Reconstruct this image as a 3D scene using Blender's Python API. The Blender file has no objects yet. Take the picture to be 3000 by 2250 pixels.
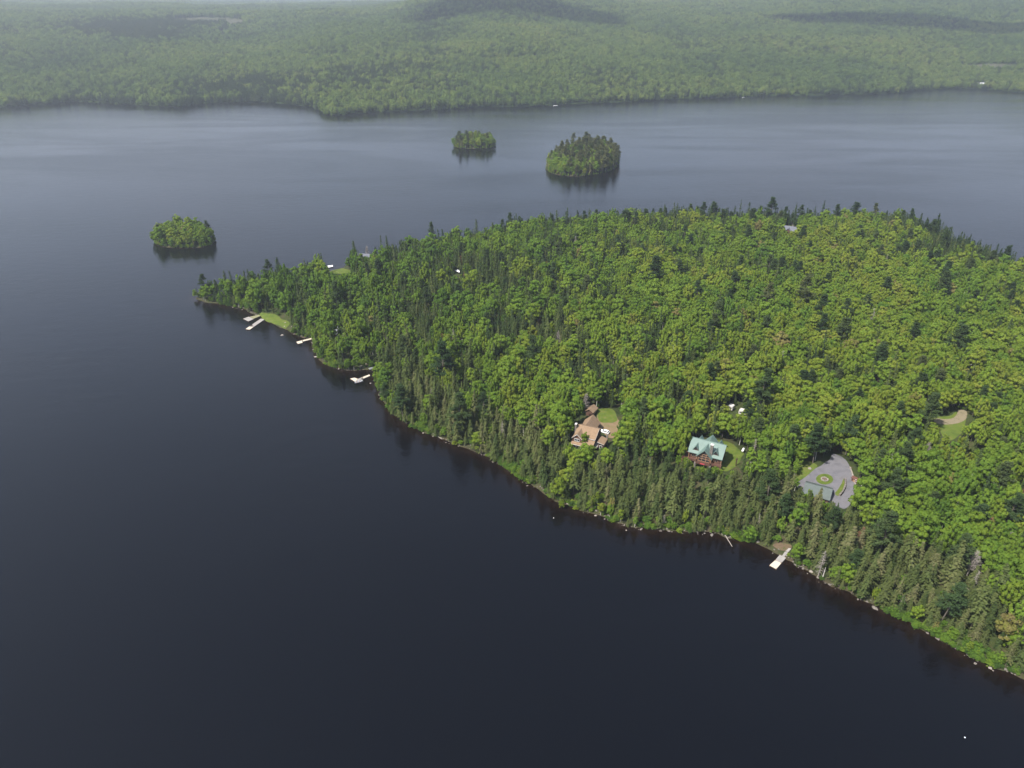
import bpy, bmesh, math, random
import numpy as np
from mathutils import Vector, Matrix
R = np.random.default_rng(7)
random.seed(7)
sc = bpy.context.scene
COL = sc.collection
# ------------------------------------------------------------------ camera model
CH, CF, CP = 170.0, 2119.0, math.radians(27.65)
cp, sp = math.cos(CP), math.sin(CP)
K = 1.3563                                   # notes were taken on a 2212-wide view
def ray(u, v):
    x = (u-1500)/CF; y = (1125-v)/CF
    return np.array([x, cp+y*sp, -sp+y*cp])
def px(u, v, z=0.0):
    d = ray(u, v); t = (CH-z)/-d[2]
    return np.array([d[0]*t, d[1]*t, z])
def proj(x, y, z):
    dz = z-CH; dep = np.maximum(y*cp-dz*sp, 1e-3); up = y*sp+dz*cp
    return 1500+CF*x/dep, 1125-CF*up/dep, dep
def inpoly(X, Y, poly):
    X = np.asarray(X, float); Y = np.asarray(Y, float); r = np.zeros(X.shape, bool)
    n = len(poly)
    for i in range(n):
        x1, y1 = poly[i][:2]; x2, y2 = poly[(i+1) % n][:2]
        if y1 == y2: continue
        c = ((y1 > Y) != (y2 > Y)) & (X < (x2-x1)*(Y-y1)/(y2-y1)+x1)
        r ^= c
    return r
def sdf(X, Y, poly):
    """signed distance, positive inside"""
    X = np.asarray(X, float); Y = np.asarray(Y, float)
    d = np.full(X.shape, 1e9); n = len(poly)
    for i in range(n):
        ax, ay = poly[i][:2]; bx, by = poly[(i+1) % n][:2]
        ex, ey = bx-ax, by-ay; L = ex*ex+ey*ey+1e-12
        t = np.clip(((X-ax)*ex+(Y-ay)*ey)/L, 0, 1)
        d = np.minimum(d, np.hypot(X-ax-t*ex, Y-ay-t*ey))
    return np.where(inpoly(X, Y, poly), d, -d)
def vnoise(X, Y, s, seed=0):
    """smooth value noise, -1..1"""
    X = np.asarray(X, float)/s; Y = np.asarray(Y, float)/s
    xi = np.floor(X).astype(np.int64); yi = np.floor(Y).astype(np.int64)
    fx = X-xi; fy = Y-yi; fx = fx*fx*(3-2*fx); fy = fy*fy*(3-2*fy)
    def h(a, b):
        n = (a*374761393+b*668265263+seed*974711) & 0x7fffffff
        n = ((n ^ (n >> 13))*1274126177) & 0x7fffffff
        return ((n ^ (n >> 16)) & 0xffff)/32767.5-1
    return (h(xi, yi)*(1-fx)+h(xi+1, yi)*fx)*(1-fy)+(h(xi, yi+1)*(1-fx)+h(xi+1, yi+1)*fx)*fy
# ------------------------------------------------------------------ land outlines
near = [(422,645),(436,650),(450,653),(470,656),(490,661),(508,663),(530,668),(545,676),(560,683),(575,692),(590,697),(606,706),(620,714),(636,722),(650,727),(668,731),(680,738),(676,750),(683,765),(692,777),
 (700,786),(720,793),(740,799),(765,801),(786,797),(802,799),(812,808),(815,832),(828,865),(838,882),(850,896),(870,910),(890,922),(908,930),(925,937),(955,947),(985,962),(1008,966),(1030,977),(1056,986),(1080,1002),(1104,1020),(1130,1037),(1155,1049),(1180,1067),
 (1196,1079),(1212,1088),(1232,1090),(1250,1103),(1282,1108),(1310,1117),(1326,1129),(1345,1133),(1370,1142),(1405,1141),(1440,1147),(1480,1149),(1520,1150),(1545,1149),(1565,1158),(1600,1167),(1630,1173),(1660,1184),(1685,1198),(1700,1209),(1722,1219),(1740,1233),(1770,1246),(1800,1267),
 (1830,1276),(1860,1297),(1890,1308),(1920,1327),(1950,1338),(1980,1357),(2010,1368),(2040,1389),(2070,1400),(2100,1422),(2130,1432),(2155,1444),(2185,1450),(2212,1464),(2290,1500),(2400,1556),(2560,1640)]
back = [(2700,900),(2500,750),(2300,640),(2212,590),(2150,566),(2100,545),(2030,515),(1980,492),(1940,482),(1850,478),(1750,481),(1650,478),(1600,480),(1500,474),(1400,478),(1320,482),(1250,488),(1180,494),(1110,500),(1075,512),(1040,520),(980,530),(920,540),(870,548),(830,560),(800,566),(770,569),(735,580),(700,589),(650,603),(600,615),(555,622),(520,629),(480,634),(450,637),(430,640)]
PEN = [px(a*K, b*K)[:2] for a, b in near+back]
def islpoly(pts): return [px(a*K, b*K)[:2] for a, b in pts]
ISL = [
 islpoly([(335,522),(342,530),(360,534),(385,536),(410,536),(438,534),(455,530),(463,522),(458,512),(440,505),(415,501),(385,500),(360,503),(342,510)]),
 islpoly([(979,316),(990,320),(1010,321),(1035,321),(1058,320),(1070,316),(1062,309),(1040,306),(1010,306),(988,309)]),
 islpoly([(1180,366),(1190,374),(1215,380),(1250,381),(1285,378),(1315,371),(1334,360),(1337,347),(1320,336),(1290,329),(1255,328),(1220,334),(1195,344),(1182,355)]),
]
# flat spots where houses, yards and the drive lie: (u, v, z, radius)
PADS = {}
PADSPEC = {'log': (2075,1350,7.0,15), 'brown': (1735,1275,7.0,21), 'drive': (2410,1408,8.0,19), 'clear': (2785,1235,12.0,15)}
for k_, (u_, v_, z_, r_) in PADSPEC.items():
    p_ = px(u_, v_, z_); PADS[k_] = (p_[0], p_[1], z_, r_)
def pen_h(X, Y):
    d = sdf(X, Y, PEN); d = d+(1.1*vnoise(X, Y, 7, 61)+0.6*vnoise(X, Y, 3, 62))*np.exp(-np.abs(d)/6); i = np.maximum(d, 0)
    h = np.where(d > 0, 0.9*(1-np.exp(-i/2.5))+0.085*np.maximum(i-4, 0)*np.exp(-i/170)+0.25*vnoise(X, Y, 9, 3)*np.minimum(i/5, 1), np.maximum(d*0.22, -4))
    for (cx, cy, cz, r) in PADS.values():
        q = np.hypot(np.asarray(X)-cx, np.asarray(Y)-cy)
        w = np.clip(1-(q-r)/14.0, 0, 1); w = w*w*(3-2*w)
        h = h*(1-w)+cz*w
    return h
def gnd(u, v, add=0.0):
    """where the line of sight through a pixel meets the peninsula"""
    d = ray(u, v); lo = (CH-30)/-d[2]; hi = CH/-d[2]
    t = np.linspace(lo, hi, 240)
    X = d[0]*t; Y = d[1]*t; Z = CH+d[2]*t-add
    G = np.maximum(pen_h(X, Y), 0)
    i = int(np.argmax(Z <= G)) if (Z <= G).any() else -1
    return np.array([X[i], Y[i], G[i]])
# ------------------------------------------------------------------ small helpers
def mat(name, build):
    m = bpy.data.materials.new(name); m.use_nodes = True
    nt = m.node_tree; nt.nodes.clear()
    out = nt.nodes.new('ShaderNodeOutputMaterial')
    s = build(nt, lambda t, **k: mknode(nt, t, **k))
    if s is not None: nt.links.new(s, out.inputs['Surface'])
    return m
def mknode(nt, t, **k):
    n = nt.nodes.new(t)
    for a, b in k.items():
        if a == 'i':
            for kk, vv in b.items():
                if hasattr(vv, 'is_linked'): nt.links.new(vv, n.inputs[kk])
                else: n.inputs[kk].default_value = vv
        else: setattr(n, a, b)
    return n
def c4(c): return (c[0], c[1], c[2], 1.0)
def ramp(nt, fac, stops):
    n = nt.nodes.new('ShaderNodeValToRGB'); nt.links.new(fac, n.inputs[0])
    e = n.color_ramp.elements
    while len(e) < len(stops): e.new(0.5)
    for x, (p, c) in zip(e, stops): x.position = p; x.color = c4(c)
    return n.outputs[0]
def plain(name, c, rough=0.7, var=0.18, scale=1.5, spec=0.3, metal=0.0, stretch=None, c2=None):
    def b(nt, N):
        tc = N('ShaderNodeTexCoord')
        src = tc.outputs['Object']
        if stretch: src = N('ShaderNodeMapping', i={0: src, 3: stretch}).outputs[0]
        nz = N('ShaderNodeTexNoise', i={'Vector': src, 'Scale': scale, 'Detail': 5.0, 'Roughness': 0.65})
        lo = tuple(x*(1-var) for x in c); hi = tuple(min(x*(1+var), 1) for x in c)
        if c2: lo, hi = c, c2
        col = ramp(nt, nz.outputs['Fac'], [(0.3, lo), (0.7, hi)])
        bp = N('ShaderNodeBump', i={'Height': nz.outputs['Fac'], 'Strength': 0.15, 'Distance': 0.05})
        p = N('ShaderNodeBsdfPrincipled', i={'Base Color': col, 'Roughness': rough, 'Specular IOR Level': spec, 'Metallic': metal, 'Normal': bp.outputs[0]})
        return p.outputs[0]
    return mat(name, b)
def new_mesh(name, V, Fc, m=None):
    me = bpy.data.meshes.new(name)
    V = np.asarray(V, np.float32).reshape(-1, 3)
    if isinstance(Fc, np.ndarray):
        n, k = Fc.shape
        me.vertices.add(len(V)); me.vertices.foreach_set('co', V.ravel())
        me.loops.add(n*k); me.loops.foreach_set('vertex_index', Fc.ravel().astype(np.int32))
        me.polygons.add(n); me.polygons.foreach_set('loop_start', (np.arange(n)*k).astype(np.int32))
        me.update(calc_edges=True)
    else:
        me.from_pydata([tuple(map(float, v)) for v in V], [], Fc); me.update()
    if m: me.materials.append(m)
    return me
def link(name, me, parent=None, loc=None, rz=None, **props):
    o = bpy.data.objects.new(name, me); COL.objects.link(o)
    if parent is not None: o.parent = parent
    if loc is not None: o.location = [float(q) for q in loc]
    if rz is not None: o.rotation_euler = (0, 0, rz)
    for k, v in props.items(): o[k] = v
    return o
def empty(name, loc, rz=0, **props):
    return link(name, None, None, loc, rz, **props)
def attr(me, name, data, dom='POINT', ty='FLOAT'):
    a = me.attributes.new(name, ty, dom)
    a.data.foreach_set('vector' if ty == 'FLOAT_VECTOR' else 'value', np.asarray(data, np.int32 if ty == 'INT' else np.float32).ravel())
class MB:
    """collects simple solids into one mesh"""
    def __init__(s): s.v = []; s.f = []
    def add(s, v, f):
        o = len(s.v); s.v += [tuple(map(float, q)) for q in v]; s.f += [tuple(i+o for i in q) for q in f]; return s
    def box(s, x0, x1, y0, y1, z0, z1):
        return s.add([(x0,y0,z0),(x1,y0,z0),(x1,y1,z0),(x0,y1,z0),(x0,y0,z1),(x1,y0,z1),(x1,y1,z1),(x0,y1,z1)],
                     [(0,3,2,1),(4,5,6,7),(0,1,5,4),(1,2,6,5),(2,3,7,6),(3,0,4,7)])
    def slab(s, quad, t):
        """a quad thickened downwards by t"""
        n = len(quad)
        lo = [(q[0], q[1], q[2]-t) for q in quad]
        f = [tuple(range(n)), tuple(range(2*n-1, n-1, -1))]
        f += [(i, n+i, n+(i+1) % n, (i+1) % n) for i in range(n)]
        return s.add(list(quad)+lo, f)
    def prism(s, prof, y0, y1, axis='y'):
        """a profile (a, z) swept along y (or x)"""
        n = len(prof)
        if axis == 'y': v = [(a, y0, z) for a, z in prof]+[(a, y1, z) for a, z in prof]
        else: v = [(y0, a, z) for a, z in prof]+[(y1, a, z) for a, z in prof]
        f = [tuple(range(n)), tuple(range(2*n-1, n-1, -1))]
        f += [(i, n+i, n+(i+1) % n, (i+1) % n) for i in range(n)]
        return s.add(v, f)
    def tube(s, pts, rad, n=6):
        pts = [np.array(p, float) for p in pts]
        rad = rad if hasattr(rad, '__len__') else [rad]*len(pts)
        V = []; Fc = []
        for k, p in enumerate(pts):
            d = pts[min(k+1, len(pts)-1)]-pts[max(k-1, 0)]; d /= np.linalg.norm(d)+1e-9
            a = np.cross(d, (0, 0, 1.0) if abs(d[2]) < 0.9 else (1.0, 0, 0)); a /= np.linalg.norm(a); b = np.cross(d, a)
            for j in range(n):
                t = 2*math.pi*j/n; V.append(p+rad[k]*(a*math.cos(t)+b*math.sin(t)))
        for k in range(len(pts)-1):
            for j in range(n):
                Fc.append((k*n+j, k*n+(j+1) % n, (k+1)*n+(j+1) % n, (k+1)*n+j))
        Fc.append(tuple(range(n-1, -1, -1))); Fc.append(tuple((len(pts)-1)*n+j for j in range(n)))
        return s.add(V, Fc)
    def mesh(s, name, m): 
        me = new_mesh(name, s.v, s.f, m)
        bm = bmesh.new(); bm.from_mesh(me); bmesh.ops.recalc_face_normals(bm, faces=bm.faces); bm.to_mesh(me); bm.free()
        return me
    def build(s, name, m, parent=None, **k): return link(name, s.mesh(name, m), parent, **k)
# ------------------------------------------------------------------ foliage materials
def leaf_mat(name, stops, transl=0.3, attrtype='INSTANCER', clump=0.5):
    def b(nt, N):
        a = N('ShaderNodeAttribute', attribute_type='INSTANCER', attribute_name='tint')
        g = N('ShaderNodeAttribute', attribute_type='GEOMETRY', attribute_name='leafvar')
        mx = N('ShaderNodeMath', operation='MULTIPLY_ADD', i={0: g.outputs['Fac'], 1: 0.26, 2: a.outputs['Fac']})
        sb = N('ShaderNodeMath', operation='SUBTRACT', i={0: mx.outputs[0], 1: 0.13})
        col = ramp(nt, sb.outputs[0], stops)
        oi = N('ShaderNodeObjectInfo')
        br = N('ShaderNodeMapRange', i={'Value': oi.outputs['Random'], 'To Min': 0.87, 'To Max': 1.14})
        c2 = N('ShaderNodeVectorMath', operation='SCALE', i={0: col, 'Scale': br.outputs[0]})
        d = N('ShaderNodeBsdfDiffuse', i={'Color': c2.outputs[0]})
        t = N('ShaderNodeBsdfTranslucent', i={'Color': c2.outputs[0]})
        return N('ShaderNodeMixShader', i={0: transl, 1: d.outputs[0], 2: t.outputs[0]}).outputs[0]
    return mat(name, b)
M = {}
M['broad'] = leaf_mat('broadleaf_foliage', [(0.0, (0.058,0.106,0.025)), (0.35, (0.096,0.174,0.026)), (0.62, (0.146,0.218,0.028)), (0.82, (0.206,0.242,0.032)), (1.0, (0.190,0.160,0.066))], 0.46)
M['spruce'] = leaf_mat('spruce_needles', [(0.0, (0.024,0.042,0.017)), (0.35, (0.047,0.068,0.022)), (0.7, (0.080,0.096,0.032)), (1.0, (0.130,0.122,0.062))], 0.22)
M['pine'] = leaf_mat('pine_needles', [(0.0, (0.022,0.042,0.018)), (0.5, (0.042,0.066,0.024)), (1.0, (0.085,0.092,0.036))], 0.15)
M['bark'] = plain('bark', (0.10,0.085,0.07), 0.9, 0.35, 4, stretch=(1,1,0.2))
M['birch'] = plain('pale_bark', (0.42,0.40,0.36), 0.8, 0.3, 4)
M['deadwood'] = plain('grey_dead_wood', (0.23,0.205,0.18), 0.9, 0.3, 5)
M['rustneedle'] = plain('rusty_dead_needles', (0.16,0.07,0.045), 0.9, 0.3, 3)
# ------------------------------------------------------------------ foliage meshes
def unit(a): return a/np.maximum(np.linalg.norm(a, axis=-1, keepdims=True), 1e-9)
def cards(C, Nn, S, asp=1.0, rng=R, jit=0.35):
    """one quad leaf clump per centre C facing Nn, of size S"""
    n = len(C); Nn = unit(Nn+rng.normal(0, jit, (n, 3)))
    t = unit(np.cross(Nn, rng.normal(0, 1, (n, 3)))); b = np.cross(Nn, t)
    S = np.broadcast_to(S, (n,))[:, None]*0.5
    V = np.stack([C-t*S-b*S*asp*0.6, C+t*S*0.7-b*S*asp, C+t*S+b*S*asp*0.6, C-t*S*0.6+b*S*asp], 1)
    return V.reshape(-1, 3)
def leaf_mesh(name, V, m, rng, grp=None):
    n = len(V)//4
    me = new_mesh(name, V, np.arange(n*4).reshape(n, 4), m)
    lv = rng.random(n) if grp is None else np.clip(0.55*grp+0.45*rng.random(n), 0, 1)
    attr(me, 'leafvar', lv, 'FACE')
    return me
def broadleaf(i, H=12.5, Rr=3.2, nl=30, per=80, style=0, leaf=0.52):
    rng = np.random.default_rng(100+i)
    cz = H*0.60; rz = H*0.40
    k = np.arange(nl)+0.5
    ph = k*2.39996+rng.random()*6; zz = 1-1.55*k/nl
    rr = np.sqrt(np.maximum(1-zz*zz, 0.05))
    d = np.stack([rr*np.cos(ph), rr*np.sin(ph), zz], 1)+rng.normal(0, 0.14, (nl, 3))
    rad = 0.74+rng.normal(0, 0.13, nl)
    L = d*rad[:, None]*np.array([Rr, Rr, rz])+np.array([0, 0, cz])
    lr = Rr*(0.19+0.20*rng.random(nl)**1.5)
    V = []; G = []
    for j in range(nl):
        m = int(per*(0.7+0.6*rng.random()))
        q = unit(rng.normal(0, 1, (m, 3))+d[j]*0.55+np.array([0, 0, 0.35]))
        shp = np.array([1, 1, 0.85]) if style == 0 else np.array([0.62, 0.62, 1.55])
        r = (0.72+0.34*rng.random(m))[:, None]
        C = L[j]+q*r*lr[j]*shp
        V.append(cards(C, q+np.array([0, 0, 0.2]), leaf*(0.7+0.6*rng.random(m)), 0.85, rng, 0.24)); G.append(np.full(m, rng.random()))
    # inner twigs leafage, so that gaps look onto shaded leaves
    m = nl*9
    q = unit(rng.normal(0, 1, (m, 3)))*rng.random((m, 1))**0.5*0.62
    C = q*np.array([Rr, Rr, rz])+np.array([0, 0, cz]); V.append(cards(C, rng.normal(0, 1, (m, 3)), leaf*1.3, 0.8, rng)); G.append(np.full(m, 0.4))
    cr = leaf_mesh('crown', np.concatenate(V), M['broad'], rng, np.concatenate(G))
    t = MB(); t.tube([(0,0,-0.6),(0.1,0,H*0.25),(0.05,0.1,H*0.55),(0,0,H*0.8)], [0.17,0.14,0.10,0.03], 6)
    for j in range(0, nl, 4):
        z0 = H*(0.3+0.3*rng.random()); t.tube([(0.05,0,z0), tuple(L[j]*0.55+np.array([0,0,z0])*0.45), tuple(L[j])], [0.08,0.055,0.025], 4)
    return cr, t.mesh('trunk', M['birch'] if i % 3 == 0 else M['bark'])
def spruce(i, H=15.0, Rr=2.1, ragged=0.2, base=0.10, mt='spruce', sz=0.80):
    rng = np.random.default_rng(300+i)
    V = []; G = []; z = base*H
    lean = rng.normal(0, 0.012, 2)
    while z < H*0.985:
        f = (z/H-base)/(1-base)
        rad = Rr*(1-f)**0.85*(1-ragged*rng.random())*(0.55+0.45*min(1, (f+0.06)*6))+0.12
        nb = max(5, int(6+6*(1-f)))
        a0 = rng.random()*6.28
        for b in range(nb):
            if rng.random() < ragged*0.45: continue
            a = a0+6.283*b/nb+rng.normal(0, 0.2); L = rad*(0.6+0.7*rng.random())
            m = max(2, int(L/0.40)); s = (np.arange(m)+0.7)/m
            dz = 0.06*L*s-0.34*L*s*s
            x = np.cos(a)*L*s; y = np.sin(a)*L*s
            C = np.stack([x+lean[0]*z, y+lean[1]*z, z+dz], 1)+rng.normal(0, 0.07, (m, 3))
            nn = np.stack([np.cos(a)*(0.45+0*s), np.sin(a)*(0.45+0*s), np.ones(m)], 1)
            V.append(cards(C, nn, sz*(1.2-0.5*s)*(0.8+0.4*rng.random(m)), 0.7, rng, 0.2)); G.append(np.full(m, rng.random()))
        z += H*0.046*(0.8+0.5*rng.random())*(1.15-0.4*f)
    cr = leaf_mesh('crown', np.concatenate(V), M[mt], rng, np.concatenate(G))
    t = MB(); t.tube([(0,0,-0.6),(lean[0]*H*0.5,lean[1]*H*0.5,H*0.5),(lean[0]*H,lean[1]*H,H*0.99)], [0.19,0.11,0.02], 6)
    for j in range(7):
        a = rng.random()*6.28; z0 = H*(base*0.5+0.1*rng.random()); t.tube([(0,0,z0),(math.cos(a)*0.9,math.sin(a)*0.9,z0-0.25)], [0.03,0.012], 3)
    return cr, t.mesh('trunk', M['bark'])
def pine(i, H=18.0, Rr=3.4):
    rng = np.random.default_rng(500+i)
    V = []; G = []; t = MB(); t.tube([(0,0,-0.6),(0.1,0.05,H*0.5),(0.15,0.1,H*0.98)], [0.26,0.17,0.03], 6)
    z = H*0.34
    while z < H:
        f = (z/H-0.34)/0.66
        for b in range(rng.integers(3, 6)):
            a = rng.random()*6.28; L = Rr*(0.45+0.75*math.sin(min(1, 0.25+f*0.95)*3.0))*(0.5+0.7*rng.random())*(1.05-0.55*f)
            t.tube([(0.1,0.05,z),(math.cos(a)*L*0.9,math.sin(a)*L*0.9,z+0.22*L)], [0.06,0.02], 3)
            for s in (0.45, 0.72, 0.98):
                m = int(26*(0.6+s)); c = np.array([math.cos(a)*L*s, math.sin(a)*L*s, z+0.25*L*s])
                C = c+rng.normal(0, 1, (m, 3))*np.array([0.42, 0.42, 0.17])*(0.6+0.5*s)
                V.append(cards(C, np.array([0, 0, 1.0])+rng.normal(0, 0.3, (m, 3)), 0.5, 0.6, rng, 0.4)); G.append(np.full(m, rng.random()))
        z += H*0.042
    cr = leaf_mesh('crown', np.concatenate(V), M['pine'], rng, np.concatenate(G))
    return cr, t.mesh('trunk', M['bark'])
def deadtree(i, H=11.0, mt='deadwood', bushy=False):
    rng = np.random.default_rng(700+i); t = MB(); t.tube([(0,0,-0.5),(0.1,0.1,H*0.5),(0.2,0,H)], [0.17,0.10,0.02], 6)
    c = MB()
    for j in range(120 if bushy else 70):
        z0 = H*(0.22+0.76*rng.random()); a = rng.random()*6.28; L = (2.0 if bushy else 1.7)*(1.05-z0/H)*(0.5+rng.random())+0.25
        up = 0.8*L if bushy else -0.12*L
        p = np.array([math.cos(a)*L, math.sin(a)*L, z0+up])
        c.tube([(0.1,0.05,z0), p], [0.05,0.018], 3)
        for q in range(3):
            s = 0.4+0.5*rng.random(); o = np.array([0.1,0.05,z0])*(1-s)+p*s
            c.tube([o, o+rng.normal(0, 0.35, 3)+np.array([0,0,0.15 if bushy else -0.1])], [0.025,0.01], 3)
    return c.mesh('crown', M[mt]), t.mesh('trunk', M['deadwood'] if mt == 'deadwood' else M['bark'])
PROTO = {
 'broadleaf': [broadleaf(0, 12.5, 3.1, 42, 66, 0, 0.44), broadleaf(1, 13.5, 3.5, 48, 68, 0, 0.44), broadleaf(2, 12, 2.7, 36, 66, 1, 0.42), broadleaf(3, 13, 3.3, 46, 66, 1, 0.44), broadleaf(4, 14, 3.0, 40, 66, 1, 0.46), broadleaf(5, 11.5, 3.3, 36, 84, 0, 0.44), broadleaf(6, 13.5, 2.5, 32, 70, 0, 0.42), broadleaf(7, 12.5, 3.7, 54, 66, 0, 0.46)],
 'spruce': [spruce(0, 14, 3.0, 0.4), spruce(1, 16, 2.8, 0.5, 0.2), spruce(2, 12.5, 3.3, 0.45), spruce(3, 16, 3.2, 0.6, 0.26), spruce(4, 13.5, 2.2, 0.3), spruce(5, 14, 3.7, 0.55, 0.18), spruce(6, 11.5, 2.7, 0.45)],
 'pine': [pine(0, 18, 3.2), pine(1, 20, 3.6), pine(2, 17, 3.8)],
 'dead': [deadtree(0, 11), deadtree(1, 10, bushy=True), deadtree(2, 12.5), deadtree(3, 9, 'rustneedle', True)],
}
HT = {'broadleaf': [12.5,13.5,12,13,14,11.5,13.5,12.5], 'spruce': [14,16,12.5,16,13.5,14,11.5], 'pine': [18,20,17], 'dead': [11,10,12.5,9]}
RD = {'broadleaf': [3.3,3.6,2.9,3.5,3.2,3.4,2.7,3.8], 'spruce': [3.0,2.8,3.3,3.2,2.2,3.7,2.7], 'pine': [3.4,3.6,3.8], 'dead': [1.8,2.2,1.8,2.0]}
SUN_DIR = Vector((-0.80*math.cos(math.radians(54)), -0.60*math.cos(math.radians(54)), math.sin(math.radians(54)))).normalized()
#PART2
# ------------------------------------------------------------------ scattering (stuff): one object that draws copies of prototype meshes
def scatter(name, P, idx, scl, rz, tint, protos, **props):
    n = len(P)
    me = bpy.data.meshes.new(name); me.vertices.add(n); me.vertices.foreach_set('co', np.asarray(P, np.float32).ravel())
    attr(me, 'kind_index', idx, 'POINT', 'INT'); attr(me, 'size', scl, 'POINT', 'FLOAT_VECTOR')
    rv = R.normal(0, 0.045, (n, 3)); rv[:, 2] = rz; attr(me, 'turn', rv, 'POINT', 'FLOAT_VECTOR'); attr(me, 'tint', tint)
    o = link(name, me, **props)
    ng = bpy.data.node_groups.new(name, 'GeometryNodeTree')
    ng.interface.new_socket('Geometry', in_out='INPUT', socket_type='NodeSocketGeometry')
    ng.interface.new_socket('Geometry', in_out='OUTPUT', socket_type='NodeSocketGeometry')
    N = ng.nodes; L = ng.links
    gi = N.new('NodeGroupInput'); go = N.new('NodeGroupOutput')
    inst = N.new('GeometryNodeInstanceOnPoints'); inst.inputs['Pick Instance'].default_value = True
    ji = N.new('GeometryNodeJoinGeometry')
    for pr in reversed(protos):
        jg = N.new('GeometryNodeJoinGeometry')
        for me_ in pr:
            po = bpy.data.objects.new('pattern_'+me_.name, me_)
            oi = N.new('GeometryNodeObjectInfo'); oi.inputs['Object'].default_value = po; oi.inputs['As Instance'].default_value = False
            L.new(oi.outputs['Geometry'], jg.inputs[0])
        g2 = N.new('GeometryNodeGeometryToInstance'); L.new(jg.outputs[0], g2.inputs[0]); L.new(g2.outputs[0], ji.inputs[0])
    def na(nm, dt):
        a = N.new('GeometryNodeInputNamedAttribute'); a.data_type = dt; a.inputs['Name'].default_value = nm
        return [q for q in a.outputs if q.enabled and q.name == 'Attribute'][0]
    L.new(gi.outputs[0], inst.inputs['Points']); L.new(ji.outputs[0], inst.inputs['Instance'])
    L.new(na('kind_index', 'INT'), inst.inputs['Instance Index'])
    L.new(na('turn', 'FLOAT_VECTOR'), inst.inputs['Rotation']); L.new(na('size', 'FLOAT_VECTOR'), inst.inputs['Scale'])
    L.new(inst.outputs[0], go.inputs[0])
    o.modifiers.new('woods', 'NODES').node_group = ng
    return o
# ------------------------------------------------------------------ ground
def ground_mat():
    def b(nt, N):
        tc = N('ShaderNodeTexCoord')
        n1 = N('ShaderNodeTexNoise', i={'Vector': tc.outputs['Object'], 'Scale': 0.12, 'Detail': 8.0, 'Roughness': 0.7})
        n2 = N('ShaderNodeTexNoise', i={'Vector': tc.outputs['Object'], 'Scale': 0.9, 'Detail': 6.0, 'Roughness': 0.7})
        f = ramp(nt, n1.outputs[0], [(0.35, (0.020,0.030,0.010)), (0.52, (0.035,0.046,0.014)), (0.66, (0.060,0.046,0.028))])
        s = ramp(nt, n2.outputs[0], [(0.3, (0.022,0.018,0.011)), (0.5, (0.050,0.037,0.025)), (0.72, (0.10,0.082,0.064))])
        a = N('ShaderNodeAttribute', attribute_name='bank')
        mx = N('ShaderNodeMix', data_type='RGBA', i={0: a.outputs['Fac'], 6: f, 7: s})
        bp = N('ShaderNodeBump', i={'Height': n2.outputs[0], 'Strength': 0.6, 'Distance': 0.4})
        return N('ShaderNodeBsdfPrincipled', i={'Base Color': mx.outputs[2], 'Roughness': 0.95, 'Specular IOR Level': 0.1, 'Normal': bp.outputs[0]}).outputs[0]
    return mat('forest_floor', b)
M['floor'] = ground_mat()
def grid_terrain(name, xs, ys, hf, poly, m, bankw=1.1, **props):
    X, Y = np.meshgrid(xs, ys); Z = hf(X, Y); d = sdf(X, Y, poly)
    ny, nx = X.shape
    V = np.stack([X, Y, Z], -1).reshape(-1, 3)
    q = (np.arange(ny-1)[:, None]*nx+np.arange(nx-1)[None]).ravel()
    Fc = np.stack([q, q+1, q+nx+1, q+nx], 1)
    dm = d.ravel(); keep = (dm[Fc] > -14).any(1); Fc = Fc[keep]
    used, inv = np.unique(Fc, return_inverse=True); V = V[used]; Fc = inv.reshape(Fc.shape)
    me = new_mesh(name, V, Fc, m)
    attr(me, 'bank', np.exp(-np.maximum(dm[used], 0)/bankw)*(0.55+0.5*vnoise(V[:,0], V[:,1], 7, 77)))
    return link(name, me, **props)
grid_terrain('peninsula_ground', np.arange(-240, 470, 2.5), np.arange(110, 690, 2.5), pen_h, PEN, M['floor'], kind='structure')
def isl_h(poly):
    def f(X, Y):
        d = sdf(X, Y, poly); i = np.maximum(d, 0)
        return np.where(d > 0, 0.7*(1-np.exp(-i/2))+0.05*i, d*0.22)
    return f
for poly in ISL:
    a = np.array(poly)
    grid_terrain('island_ground', np.arange(a[:,0].min()-12, a[:,0].max()+12, 1.5), np.arange(a[:,1].min()-12, a[:,1].max()+12, 1.5), isl_h(poly), poly, M['floor'], 0.35, kind='structure')
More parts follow.
